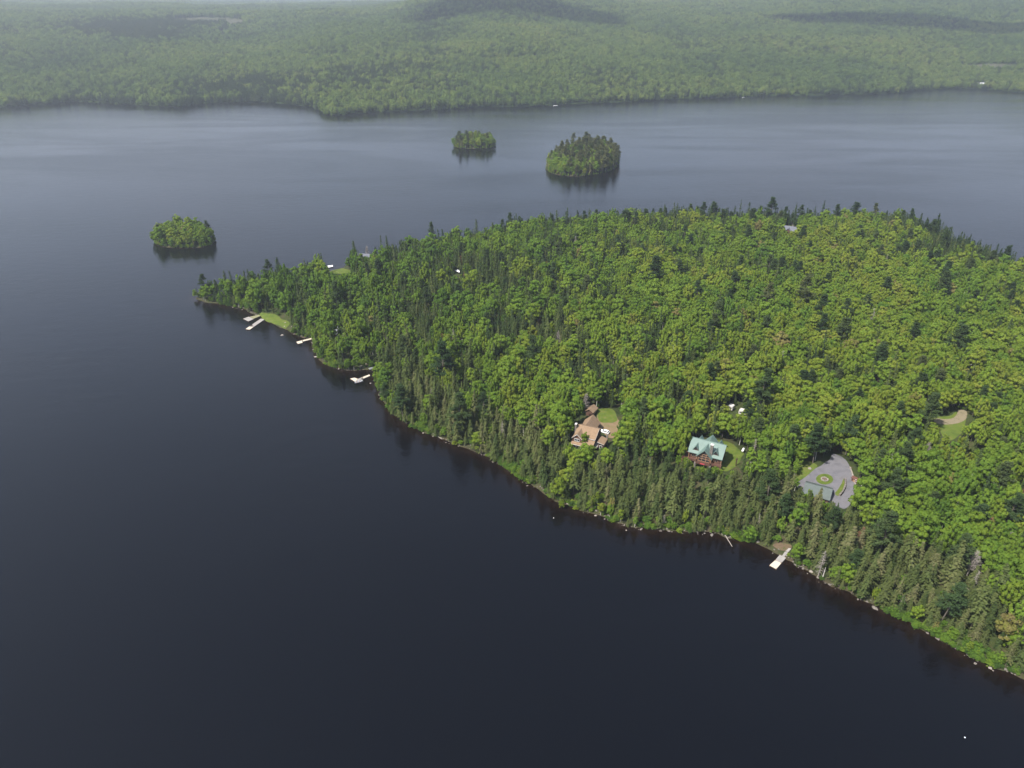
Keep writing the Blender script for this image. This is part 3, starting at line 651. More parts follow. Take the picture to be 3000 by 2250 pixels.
for kd, vr, u_, v_, h_, w_, tn, lb in STAND:
    g = top_at(u_, v_, h_); f = h_/HT[KN[kd]][vr]
    new = dict(x=g[0], y=g[1], z=pen_h(np.array([g[0]]), np.array([g[1]]))[0], d=1.0, kind=kd, var=vr, s=f*w_, hs=f, tint=tn, rot=random.random()*6.28, hh=HT[KN[kd]][vr], rr=RD[KN[kd]][vr], fixed=True)
    near_ = (np.hypot(T['x']-g[0], T['y']-g[1]) < 2.2) & ~T['fixed']
    for q in T: T[q] = np.append(T[q][~near_], new[q])
STANDLAB = {len(T['x'])-len(STAND)+i: s_[7] for i, s_ in enumerate(STAND)}
n = len(T['x']); print('peninsula trees', n, [(T['kind'] == i).sum() for i in range(4)])
tu, tv, td = proj(T['x'], T['y'], T['z']+T['hh']*T['hs']*0.65)
infr = (tu > 0) & (tu < 3000) & (tv > 0) & (tv < 2250)
score = np.where(infr, T['hh']*T['hs']*T['rr']*T['s']/td**2, 0)+T['fixed']*1.0
single = np.zeros(n, bool)
for kd, most in ((0, 292), (1, 292), (2, 120), (3, 80)):
    ii = np.nonzero((T['kind'] == kd) & (score > 0))[0]; single[ii[np.argsort(-score[ii])][:most]] = True
LAND = [('the nearest dock', 2285, 1650), ('the green-roofed log house', 2075, 1320), ('the brown-roofed house', 1735, 1270), ('the paved turning circle', 2410, 1400), ('the gravel road clearing', 2790, 1230),
 ('the white trailers', 2165, 1198), ('the fallen log', 2125, 1578), ('the L-shaped dock', 1060, 1110), ('the thin dock', 890, 998), ('the twin docks', 745, 945), ('the peninsula tip', 575, 870),
 ('the grey-roofed house', 2315, 665), ('the dark-roofed cottage', 1068, 735), ('the rusty dead tree', 2903, 1530), ('the pale driftwood log', 1672, 1482), ('the shoreline boulder', 2902, 1954), ('the white-roofed cabin', 980, 968),
 ('the lower right corner', 3000, 2000), ('the right edge of the photo', 3000, 1300)]
ORD = ['nearest', 'second nearest', 'third nearest', 'fourth nearest', 'fifth nearest', 'sixth nearest', 'seventh nearest', 'eighth nearest', 'ninth nearest', 'tenth nearest', 'eleventh nearest', 'twelfth nearest', 'thirteenth nearest', 'fourteenth nearest', 'fifteenth nearest', 'sixteenth nearest', 'seventeenth nearest', 'eighteenth nearest', 'nineteenth nearest', 'twentieth nearest']
def look(kd, tn, hh):
    if kd == 0: a = 'dark green' if tn < 0.33 else 'mid green' if tn < 0.52 else 'bright green' if tn < 0.66 else 'yellow-green' if tn < 0.88 else 'tan budding'
    elif kd == 1: a = 'dark green' if tn < 0.36 else 'olive' if tn < 0.66 else 'brownish'
    elif kd == 2: a = 'dark' if tn < 0.42 else 'olive'
    else: a = ''
    b = 'small ' if hh < 8.5 else 'tall ' if hh > 15.5 else ''
    return (b+a).strip()
NOUN = {0: 'broadleaf tree', 1: 'spruce', 2: 'pine'}
def tree_labels():
    lab = {}; cell = {}
    for i in np.nonzero(single)[0]:
        if i in STANDLAB: lab[i] = STANDLAB[i]; continue
        h = T['hh'][i]*T['hs'][i]; kd = T['kind'][i]
        noun = NOUN.get(kd) or ['bare grey dead tree', 'leafless bushy tree', 'bare grey dead tree', 'rusty dead tree'][T['var'][i]]
        dd = [(math.hypot(tu[i]-u_, tv[i]-v_), nm, tu[i]-u_, tv[i]-v_) for nm, u_, v_ in LAND]
        _, nm, du, dv = min(dd)
        w = ('above ' if dv < 0 else 'below ') if abs(dv) > 2.2*abs(du) else ('left of ' if du < 0 else 'right of ') if abs(du) > 2.2*abs(dv) else ('up' if dv < 0 else 'down')+' and '+('left' if du < 0 else 'right')+' from '
        cell.setdefault((look(kd, T['tint'][i], h)+' '+noun, w+nm), []).append((min(dd)[0], i))
    for (a, b), L in cell.items():
        L.sort()
        for r_, (_, i) in enumerate(L):
            lab[i] = (ORD[r_]+' '+a.strip()+', '+b) if len(L) > 1 else 'only '+a.strip()+' '+b
            if r_ >= len(ORD)-1: lab[i] = 'outlying '+a.strip()+' far '+b
    return lab
LAB = tree_labels()
GRP = {0: 'broadleaf trees of the peninsula woods', 1: 'spruces of the peninsula woods', 2: 'pines of the peninsula woods', 3: 'dead trees of the peninsula woods'}
def place_tree(i):
    kd = int(T['kind'][i]); nm = KN[kd]; cr, tr = PROTO[nm][int(T['var'][i])]
    base = {'broadleaf': 'broadleaf_tree', 'spruce': 'spruce_tree', 'pine': 'pine_tree', 'dead': 'dead_tree'}[nm]
    o = bpy.data.objects.new(base, None); COL.objects.link(o)
    o.location = (T['x'][i], T['y'][i], T['z'][i]); o.rotation_euler = (0, 0, T['rot'][i]); o.rotation_euler.x = R.normal(0, 0.045); o.rotation_euler.y = R.normal(0, 0.045); o.scale = (T['s'][i], T['s'][i], T['hs'][i])
    o.empty_display_size = 0.5
    o['label'] = LAB[i]; o['category'] = 'dead tree' if kd == 3 else ['tree', 'spruce', 'pine'][kd]; o['group'] = GRP[kd]
    for part, me in (('crown', cr), ('trunk', tr)):
        c = bpy.data.objects.new(part, me); COL.objects.link(c); c.parent = o; c['tint'] = float(T['tint'][i])
for i in np.nonzero(single)[0]: place_tree(i)
for kd, nm, lb in ((0, 'broadleaf_woods', 'spring-green broadleaf canopy filling the rest of the wooded peninsula'), (1, 'spruce_woods', 'dark spruces mixed through the rest of the wooded peninsula')):
    q = (~single) & ((T['kind'] == kd) if kd == 0 else (T['kind'] > 0) & (T['kind'] < 3))
    P = np.stack([T['x'][q], T['y'][q], T['z'][q]], 1)
    pr = PROTO['broadleaf'] if kd == 0 else PROTO['spruce']+PROTO['pine']
    idx = T['var'][q]+np.where(T['kind'][q] == 2, 7, 0)
    scatter(nm, P, idx, np.stack([T['s'][q], T['s'][q], T['hs'][q]], 1), T['rot'][q], T['tint'][q], pr, kind='stuff', label=lb, category='woods')
# low growth under the trees and along the water's edge
def undergrowth():
    X = R.uniform(-215, 420, 60000); Y = R.uniform(130, 640, 60000); d = sdf(X, Y, PEN)
    Zg = pen_h(X, Y); u, v, dep = proj(X, Y, Zg)
    k = (d > -0.6) & ((d < 5) | (R.random(X.size) < 0.10)) & (u > -100) & (u < 3150)
    k &= ~((d < 5) & (R.random(X.size) < 0.25))
    for p in NOTREE: k &= ~(sdf(X, Y, p) > -0.8)
    ring_ = np.array(PEN[:len(near)]); seg = np.diff(ring_, axis=0); sl = np.hypot(seg[:,0], seg[:,1]); tot = np.concatenate([[0], np.cumsum(sl)])
    q = R.uniform(0, tot[-1], 1900); j = np.clip(np.searchsorted(tot, q)-1, 0, len(sl)-1); f = (q-tot[j])/sl[j]
    e = ring_[j]+seg[j]*f[:, None]+np.stack([-seg[j][:,1], seg[j][:,0]], 1)/sl[j][:, None]*R.uniform(-0.5, 1.6, 1900)[:, None]
    ke = vnoise(e[:,0], e[:,1], 13, 81)+0.6*vnoise(e[:,0], e[:,1], 5, 82) > 0.12
    for p in NOTREE: ke &= ~(sdf(e[:,0], e[:,1], p) > -0.3)
    X = np.concatenate([X[k], e[ke,0]]); Y = np.concatenate([Y[k], e[ke,1]]); Zg = np.maximum(pen_h(X, Y), -0.1); d = sdf(X, Y, PEN); n = len(X)
    s = R.uniform(0.10, 0.32, n)*np.where(d < 1.0, 0.7, 1)
    k = ~covers(X, Y, Zg, 12.5*s, 4*s); X, Y, Zg, d, s = X[k], Y[k], Zg[k], d[k], s[k]; n = len(X)
    P = np.stack([X, Y, Zg-s*2.5], 1)
    scatter('undergrowth_shrubs', P, R.integers(0, 8, n), np.stack([s*1.5, s*1.5, s], 1), R.random(n)*6.28, np.clip(R.normal(0.32, 0.2, n), 0, 1), [(p[0],) for p in PROTO['broadleaf']], kind='stuff', label='low green shrubs along the bank and under the peninsula trees', category='undergrowth')
    print('shrubs', n)
undergrowth()
# ------------------------------------------------------------------ island woods
ISLTXT = ['bright green broadleaf wood covering the island left of the peninsula tip', 'dark spruce wood covering the smallest island, farthest out on the lake', 'mixed pine wood covering the largest island, beyond the peninsula']
for j, poly in enumerate(ISL):
    a = np.array(poly); gap = [3.1, 3.5, 4.0][j]
    X, Y = np.meshgrid(np.arange(a[:,0].min(), a[:,0].max(), gap), np.arange(a[:,1].min(), a[:,1].max(), gap))
    X = (X+R.uniform(-1.6, 1.6, X.shape)).ravel(); Y = (Y+R.uniform(-1.6, 1.6, Y.shape)).ravel()
    d = sdf(X, Y, poly); k = d > -0.3; X, Y, d = X[k], Y[k], d[k]; n = len(X); Zg = isl_h(poly)(X, Y); u, v, dep = proj(X, Y, Zg)
    pb, psz = ([0.93, 0.97], [0.36, 0.94], [0.52, 0.74])[j]
    r = R.random(n); fr = (a[:,1].max()-Y)/(np.ptp(a[:,1])+1)
    if j == 2: r = r-0.25*(fr-0.5)+0.18*np.clip((u-1690)/80, -1, 1)
    if j == 1: r = np.where(d < 3, r-0.25, r)
    idx = np.where(r < pb, R.integers(0, 8, n), np.where(r < psz, R.integers(8, 15, n), R.integers(15, 18, n)))
    s = R.normal([0.76, 0.90, 0.98][j], 0.13, n).clip(0.4, 1.5); s = np.where(d < 2.0, s*R.uniform(0.5, 1.0, n), s)
    if j == 0: s = np.where(idx >= 8, s*0.92, s)
    if j == 2: s = s*np.interp(u, [1590, 1680, 1760, 1810], [0.8, 0.95, 1.1, 1.05])
    rg = np.array(poly); nx_ = np.roll(rg, -1, 0); tt = R.random((len(rg), 9, 1)); e = (rg[:, None]*(1-tt)+nx_[:, None]*tt).reshape(-1, 2)+R.normal(0, 0.5, (len(rg)*9, 2))
    X = np.concatenate([X, e[:,0]]); Y = np.concatenate([Y, e[:,1]]); Zg = np.concatenate([Zg, np.full(len(e), -0.5)]); idx = np.concatenate([idx, R.integers(0, 8, len(e))]); s = np.concatenate([s, R.uniform(0.16, 0.34, len(e))]); n = len(X)
    tint = np.where(idx < 8, R.normal([0.56, 0.60, 0.56][j], 0.12, n), R.normal([0.6, 0.7, 0.95][j], 0.18, n))
    scatter('island_woods', np.stack([X, Y, Zg], 1), idx, np.stack([s, s, s*R.uniform(0.9, 1.1, n)], 1), R.random(n)*6.28, tint.clip(0, 1), PROTO['broadleaf']+PROTO['spruce']+PROTO['pine'], kind='stuff', label=ISLTXT[j], category='woods')
#PART4
# ------------------------------------------------------------------ surfaces laid on the ground
def sheet(name, poly, m, off, **props):
    bm = bmesh.new()
    bm.faces.new([bm.verts.new((float(a), float(b), 0)) for a, b in poly])
    P = np.array(poly)
    for ax, nrm in ((0, (1, 0, 0)), (1, (0, 1, 0))):
        o0 = -240 if ax == 0 else 110
        g = o0+2.5*math.ceil((P[:, ax].min()-o0)/2.5)
        while g < P[:, ax].max():
            co = [0, 0, 0]; co[ax] = g
            bmesh.ops.bisect_plane(bm, geom=bm.verts[:]+bm.edges[:]+bm.faces[:], plane_co=co, plane_no=nrm); g += 2.5
    bmesh.ops.triangulate(bm, faces=bm.faces[:])
    for f in bm.faces:
        f.normal_update()
        if f.normal.z < 0: f.normal_flip()
    X = np.array([v.co.x for v in bm.verts]); Y = np.array([v.co.y for v in bm.verts]); Zh = pen_h(X, Y)+off
    for v, h in zip(bm.verts, Zh): v.co.z = float(h)
    me = bpy.data.meshes.new(name); bm.to_mesh(me); bm.free(); me.materials.append(m)
    return link(name, me, kind='structure', **props)
def smooth_poly(p, it=2):
    p = [np.array(q[:2], float) for q in p]
    for _ in range(it):
        q = []
        for i in range(len(p)):
            a, b = p[i], p[(i+1) % len(p)]; q += [a*0.75+b*0.25, a*0.25+b*0.75]
        p = q
    return p
def mixmat(name, stops, scale, rough=0.95, scale2=None):
    def b(nt, N):
        tc = N('ShaderNodeTexCoord')
        n1 = N('ShaderNodeTexNoise', i={'Vector': tc.outputs['Object'], 'Scale': scale, 'Detail': 9.0, 'Roughness': 0.72, 'Distortion': 0.4})
        c = ramp(nt, n1.outputs[0], stops)
        bp = N('ShaderNodeBump', i={'Height': n1.outputs[0], 'Strength': 0.3, 'Distance': 0.15})
        return N('ShaderNodeBsdfPrincipled', i={'Base Color': c, 'Roughness': rough, 'Specular IOR Level': 0.15, 'Normal': bp.outputs[0]}).outputs[0]
    return mat(name, b)
M['lawn'] = mixmat('lawn_grass', [(0.3, (0.045,0.070,0.011)), (0.52, (0.072,0.100,0.014)), (0.70, (0.115,0.108,0.032))], 0.34)
M['rough'] = mixmat('rough_grass', [(0.3, (0.045,0.070,0.012)), (0.5, (0.075,0.105,0.016)), (0.7, (0.11,0.10,0.032))], 0.3)
M['dirt'] = mixmat('sandy_dirt', [(0.3, (0.11,0.078,0.044)), (0.5, (0.165,0.118,0.068)), (0.68, (0.10,0.095,0.036))], 0.26)
M['asphalt'] = mixmat('worn_asphalt', [(0.3, (0.085,0.083,0.090)), (0.55, (0.125,0.121,0.130)), (0.72, (0.105,0.098,0.095))], 0.22)
M['gravel'] = mixmat('pale_gravel', [(0.32, (0.085,0.080,0.040)), (0.5, (0.18,0.15,0.098)), (0.7, (0.125,0.11,0.065))], 0.5)
M['needlebed'] = mixmat('needle_bed', [(0.3, (0.060,0.042,0.026)), (0.5, (0.105,0.074,0.047)), (0.64, (0.05,0.060,0.018))], 0.5)
W = lambda poly, k: [px(u, v, PADS[k][2])[:2] for u, v in poly]
sheet('lawn', smooth_poly(W(LAWN_LOG, 'log')), M['lawn'], 0.05)
sheet('dirt_yard', smooth_poly(W(YARD, 'brown')), M['dirt'], 0.05)
sheet('lawn', smooth_poly(W(GRASSYARD, 'brown')), M['lawn'], 0.09)
sheet('lawn', smooth_poly(W(z4([(250,820),(330,640),(420,580),(560,565),(720,640),(740,700),(660,760),(560,860),(420,930),(300,960)]), 'drive')), M['rough'], 0.05)
sheet('asphalt_drive', smooth_poly(W(DRIVE, 'drive')), M['asphalt'], 0.09)
_c = px(*z4([(865,922)])[0], 8.0)
ell = [px(*z4([(865+160*math.cos(t)-8*math.sin(t), 922+100*math.sin(t)+10*math.cos(t))])[0], 8.0)[:2] for t in np.linspace(0, 2*math.pi, 28)[:-1]]
sheet('lawn', ell, M['lawn'], 0.14)
STRIP = z4([(1222,905),(1248,950),(1245,1010),(1215,1120),(1165,1215),(1110,1235),(1065,1215),(1062,1175),(1120,1110),(1180,1010)])
sheet('lawn', W(STRIP, 'drive'), M['lawn'], 0.14)
sheet('lawn', smooth_poly(W(CLEAR, 'clear')), M['rough'], 0.05)
sheet('gravel_road', smooth_poly(W(z6([(740,745),(780,690),(900,712),(1040,706),(1120,650),(1140,560),(1290,560),(1290,690),(1230,745),(1120,785),(960,800),(800,790)]), 'clear')), M['gravel'], 0.10)
sheet('gravel_road', smooth_poly([gnd(*q)[:2] for q in z6([(640,470),(700,410),(745,385),(770,420),(755,470),(690,500),(660,525)])]), M['gravel'], 0.12)
sheet('lawn', smooth_poly(LAWN_TIP, 1), M['lawn'], 0.12)
sheet('lawn', smooth_poly(LAWN_BACK), M['lawn'], 0.12)
sheet('bare_bank', smooth_poly([gnd(*q)[:2] for q in z7([(1000,318),(1090,285),(1220,290),(1310,310),(1330,350),(1300,390),(1195,420),(1090,385),(1040,350)])]), M['needlebed'], 0.10)
sheet('dirt_path', smooth_poly([gnd(*q)[:2] for q in z4([(1000,400),(1040,330),(1085,280),(1130,290),(1150,360),(1140,430),(1060,430)])]), M['needlebed'], 0.13)
# ------------------------------------------------------------------ building materials
def ribbed(name, c, scale, axis=0, var=0.10, rough=0.45, depth=0.25):
    """standing seams or boards along one local axis"""
    def b(nt, N):
        tc = N('ShaderNodeTexCoord'); sx = N('ShaderNodeSeparateXYZ', i={0: tc.outputs['Object']})
        m = N('ShaderNodeMath', operation='MULTIPLY', i={0: sx.outputs[axis], 1: scale}); fr = N('ShaderNodeMath', operation='FRACT', i={0: m.outputs[0]})
        pk = N('ShaderNodeMapRange', i={'Value': fr.outputs[0], 'From Min': 0.0, 'From Max': 0.12, 'To Min': 1.0, 'To Max': 0.0})
        nz = N('ShaderNodeTexNoise', i={'Vector': tc.outputs['Object'], 'Scale': 0.6, 'Detail': 6.0, 'Roughness': 0.7})
        col = ramp(nt, nz.outputs[0], [(0.3, tuple(x*(1-var) for x in c)), (0.7, tuple(x*(1+var) for x in c))])
        bp = N('ShaderNodeBump', i={'Height': pk.outputs[0], 'Strength': depth, 'Distance': 0.06})
        return N('ShaderNodeBsdfPrincipled', i={'Base Color': col, 'Roughness': rough, 'Specular IOR Level': 0.35, 'Normal': bp.outputs[0]}).outputs[0]
    return mat(name, b)
M['greenroof'] = ribbed('pale_green_metal_roof', (0.100,0.150,0.130), 2.2, 0)
M['greyroof'] = ribbed('grey_green_metal_roof', (0.075,0.090,0.083), 2.2, 0)
M['brownroof'] = plain('brown_shingles', (0.185,0.125,0.077), 0.95, 0.16, 1.2)
M['log'] = ribbed('red_brown_logs', (0.085,0.042,0.029), 3.2, 2, 0.25, 0.6, 0.8)
M['brownwall'] = ribbed('dark_brown_siding', (0.085,0.045,0.030), 5, 2, 0.2, 0.8)
M['deckred'] = plain('red_stained_wood', (0.085,0.043,0.030), 0.7, 0.25, 2)
M['timber'] = plain('honey_timber', (0.26,0.15,0.085), 0.7, 0.2, 3)
M['stone'] = plain('grey_fieldstone', (0.13,0.115,0.10), 0.9, 0.45, 2.5)
M['boulder'] = plain('pale_granite', (0.21,0.185,0.16), 0.9, 0.35, 1.5)
M['white'] = plain('white_paint', (0.66,0.66,0.655), 0.45, 0.05, 2)
M['trim'] = plain('pale_trim', (0.46,0.44,0.41), 0.6, 0.06, 2)
M['glass'] = plain('dark_window_glass', (0.020,0.024,0.028), 0.06, 0.1, 1, 0.8)
M['tyre'] = plain('black_rubber', (0.02,0.02,0.02), 0.8, 0.1, 3)
M['steel'] = plain('galvanised_steel', (0.42,0.43,0.45), 0.4, 0.1, 3, 0.5, 0.6)
M['greydeck'] = ribbed('weathered_grey_planks', (0.235,0.22,0.205), 4, 0, 0.16, 0.9, 0.5)
M['paledeck'] = ribbed('pale_new_planks', (0.44,0.385,0.305), 4, 0, 0.07, 0.85, 0.5)
M['mossdeck'] = plain('mossy_planks', (0.17,0.165,0.09), 0.95, 0.3, 2)
M['darkwood'] = plain('dark_carved_wood', (0.055,0.032,0.022), 0.8, 0.3, 4)
M['rustred'] = plain('rust_red_boards', (0.085,0.036,0.026), 0.85, 0.25, 3)
M['greyshingle'] = plain('grey_shingles', (0.10,0.105,0.125), 0.9, 0.12, 1.5)
M['palemetal'] = ribbed('pale_metal_roof', (0.36,0.36,0.37), 2, 0, 0.1)
M['soil'] = plain('garden_soil', (0.10,0.07,0.05), 1.0, 0.3, 4)
M['planter'] = plain('red_geraniums', (0.30,0.04,0.05), 0.8, 0.4, 8)
# ------------------------------------------------------------------ houses
def window(root, mx, w, h, panes=1, fm='white', part='window'):
    """a framed window in the local XZ plane facing -y, placed by matrix mx"""
    f = MB(); t = 0.09
    f.box(-w/2-t, w/2+t, -0.05, 0.04, -t, 0); f.box(-w/2-t, w/2+t, -0.05, 0.04, h, h+t)
    f.box(-w/2-t, -w/2, -0.05, 0.04, 0, h); f.box(w/2, w/2+t, -0.05, 0.04, 0, h)
    for k in range(1, panes):
        x = -w/2+w*k/panes; f.box(x-0.04, x+0.04, -0.045, 0.04, 0, h)
    o = f.build(part, M[fm], root); o.matrix_local = mx
    g = MB(); g.box(-w/2, w/2, -0.01, 0.03, 0, h); g.build('pane', M['glass'], o)
    return o
def at(x, y, z, a=0): return Matrix.Translation((x, y, z)) @ Matrix.Rotation(a, 4, 'Z')
def roof_slab(mb, a, b, c, d, t=0.18): mb.slab([a, b, c, d], t)
def dormer(root, x, y0, w, zb, za, yb, s=1, mroof='greenroof', glass=True):
    """gabled dormer: front at y0 (s=1 faces -y), eave height zb, apex za, running back to yb"""
    ov = 0.28; yf = y0-ov*s
    r = MB(); dx = w/2+0.3; ze = zb-0.3*(za-zb)/(w/2)
    r.slab([(x-dx, yf, ze), (x, yf, za+0.08), (x, yb, za+0.08), (x-dx, yb-0.2*s, ze)], 0.14)
    r.slab([(x, yf, za+0.08), (x+dx, yf, ze), (x+dx, yb-0.2*s, ze), (x, yb, za+0.08)], 0.14)
    ro = r.build('dormer', M[mroof], root)
    c = MB(); c.prism([(x-w/2, zb-1.2), (x+w/2, zb-1.2), (x+w/2, zb-0.06), (x, za-0.12), (x-w/2, zb-0.06)], y0, yb-0.4*s); c.build('cheek', M['log'], ro)
    if glass:
        g = MB(); g.prism([(x-w*0.34, zb-0.25), (x+w*0.34, zb-0.25), (x, za-0.42)], y0-0.03*s, y0+0.02*s); g.build('pane', M['glass'], ro)
def log_house():
    zg = PADS['log'][2]
    a = px(*z2([(650,440)])[0], zg+8.7); b = px(*z2([(1395,625)])[0], zg+8.7); m = (a+b)/2; yaw = math.atan2(b[1]-a[1], b[0]-a[0]); hl = np.hypot(*(b-a)[:2])/2
    o = empty('log_house', (m[0], m[1], zg), yaw, label='log house with a pale green metal roof, gables and stone chimney', category='house')
    hd, ze, zr = 5.5, 4.9, 8.7
    w = MB(); wx, wy = hl-0.75, hd-0.8; zw = ze+0.8*(zr-ze)/hd-0.25
    w.prism([(-wy, -1.0), (wy, -1.0), (wy, zw), (0, zr-0.25), (-wy, zw)], -wx, wx, 'x'); w.build('wall', M['log'], o)
    r = MB()
    r.slab([(-hl, -hd, ze), (hl, -hd, ze), (hl, 0, zr), (-hl, 0, zr)], 0.2)
    r.slab([(-hl, 0, zr), (hl, 0, zr), (hl, hd, ze), (-hl, hd, ze)], 0.2)
    ro = r.build('roof', M['greenroof'], o)
    cap = MB(); cap.box(-hl-0.02, hl+0.02, -0.14, 0.14, zr-0.02, zr+0.09); cap.build('ridge_cap', M['greenroof'], ro)
    # front and rear cross gables
    for s in (1, -1):
        yf = -7.0*s if s == 1 else 6.6; za, zf, hw = 8.1, 4.55, 3.2
        g = MB(); yb = -0.6*s
        g.slab([(-hw, yf, zf), (0, yf, za), (0, yb, za), (-hw, yb-2.5*s, zf)], 0.2)
        g.slab([(0, yf, za), (hw, yf, zf), (hw, yb-2.5*s, zf), (0, yb, za)], 0.2)
        go = g.build('cross_gable', M['greenroof'], o)
        y1 = yf+0.75*s
        gw = MB(); gw.prism([(-2.5, -1.0), (2.5, -1.0), (2.5, 4.85), (0, 7.65), (-2.5, 4.85)], y1, -4*s); gw.build('gable_wall', M['log'], go)
        if s == 1:
            # tall glazing with timber rails
            pg = MB(); pg.prism([(-2.1, 2.6), (2.1, 2.6), (2.1, 4.7), (0, 7.0), (-2.1, 4.7)], y1-0.03, y1+0.02); wo = pg.build('window', M['glass'], go)
            fr = MB()
            for z in (2.55, 3.75, 4.75, 5.75): 
                ww = 2.25 if z < 4.8 else 2.25*(7.2-z)/2.4; fr.box(-ww, ww, y1-0.14, y1-0.04, z, z+0.16)
            for x in (-2.2, -0.75, 0.75, 2.2): fr.box(x-0.09, x+0.09, y1-0.12, y1-0.045, 2.5, 4.75 if abs(x) > 1 else 6.0)
            fr.build('frame', M['timber'], wo)
            st = MB(); st.tube([(-2.85, yf+0.35, -1.0), (-2.85, yf+0.35, 4.75)], 0.19, 8); st.build('log_post', M['timber'], o)
            st = MB(); st.tube([(2.85, yf+0.35, -1.0), (2.85, yf+0.35, 4.75)], 0.19, 8); st.build('log_post', M['timber'], o)
    for x in (-3.95, 3.95):
        dormer(o, x, -4.35, 2.0, 6.25, 7.7, -1.4, 1); dormer(o, x, 4.35, 2.0, 6.25, 7.9, 1.4, -1)
    c = MB(); c.box(1.55, 2.65, -4.9, -3.9, 4.2, 10.0); ch = c.build('chimney', M['stone'], o)
    cc = MB(); cc.box(1.45, 2.75, -5.0, -3.8, 10.0, 10.22); cc.build('chimney_cap', M['trim'], ch)
    # balcony under the gable, deck along the left end
    d = MB(); d.box(-2.75, 2.75, -8.0, -6.3, 2.1, 2.3); bo = d.build('balcony', M['deckred'], o)
    rl = MB(); rl.box(-2.75, 2.75, -8.02, -7.9, 2.3, 3.2); rl.box(-2.87, -2.75, -8.0, -6.3, 2.3, 3.2); rl.box(2.75, 2.87, -8.0, -6.3, 2.3, 3.2); rl.build('railing', M['deckred'], bo)
    for x in (-2.95, 2.95):
        p = MB(); p.box(x-0.35, x+0.35, -8.1, -7.4, -1.0, 2.35); p.build('stone_pillar', M['stone'], o)
    d = MB(); d.box(-8.6, -2.9, -6.9, -4.75, 2.05, 2.25); d.box(-8.6, -6.75, -4.75, 2.5, 2.05, 2.25); dk = d.build('deck', M['deckred'], o)
    rl = MB()
    for z in (2.55, 2.85, 3.15): rl.box(-8.62, -2.9, -6.93, -6.85, z, z+0.1); rl.box(-8.65, -8.56, -6.9, 2.5, z, z+0.1)
    for x in np.arange(-8.6, -2.8, 0.95): rl.box(x-0.06, x+0.06, -6.96, -6.84, 2.25, 3.3)
    rl.build('railing', M['deckred'], dk)
    for x, y in ((-8.4, -6.7), (-5.6, -6.7), (-8.4, -2.5), (-8.4, 2.2)):
        q = MB(); q.tube([(x, y, -1), (x, y, 2.1)], 0.13, 6); q.build('deck_post', M['timber'], o)
    d = MB(); d.box(2.9, wx+0.8, -6.8, -4.75, 2.05, 2.25); dk = d.build('deck', M['deckred'], o)
    rl = MB(); rl.box(2.95, wx+0.8, -6.83, -6.73, 3.1, 3.22); rl.box(2.95, wx+0.8, -6.82, -6.74, 2.6, 2.7); rl.build('railing', M['deckred'], dk)
    q = MB(); q.tube([(wx+0.6, -6.6, -1), (wx+0.6, -6.6, ze)], 0.16, 6); q.build('log_post', M['timber'], o)
    q = MB(); q.tube([(-wx-0.1, -5.2, -1), (-wx-0.1, -5.2, ze)], 0.16, 6); q.build('log_post', M['timber'], o)
    for x in (-4.6, 4.4):
        window(o, at(x, -wy-0.02, 2.7), 1.3, 1.2, 2, 'timber'); window(o, at(x, -wy-0.02, 0.1), 1.3, 1.2, 2, 'timber')
    for y in (-2, 2): window(o, at(wx+0.02, y, 2.8, math.pi/2), 1.0, 1.2, 1, 'timber'); window(o, at(-wx-0.02, y, 2.8, -math.pi/2), 1.0, 1.2, 1, 'timber')
    dr = MB(); dr.box(-1.0, 1.0, -6.32, -6.24, -0.1, 2.0); dr.build('door', M['glass'], o)
    fb = MB(); fb.box(-0.9, 0.9, -8.3, -8.03, 2.35, 2.75); fb.build('flower_box', M['planter'], o)
    return o
log_house()
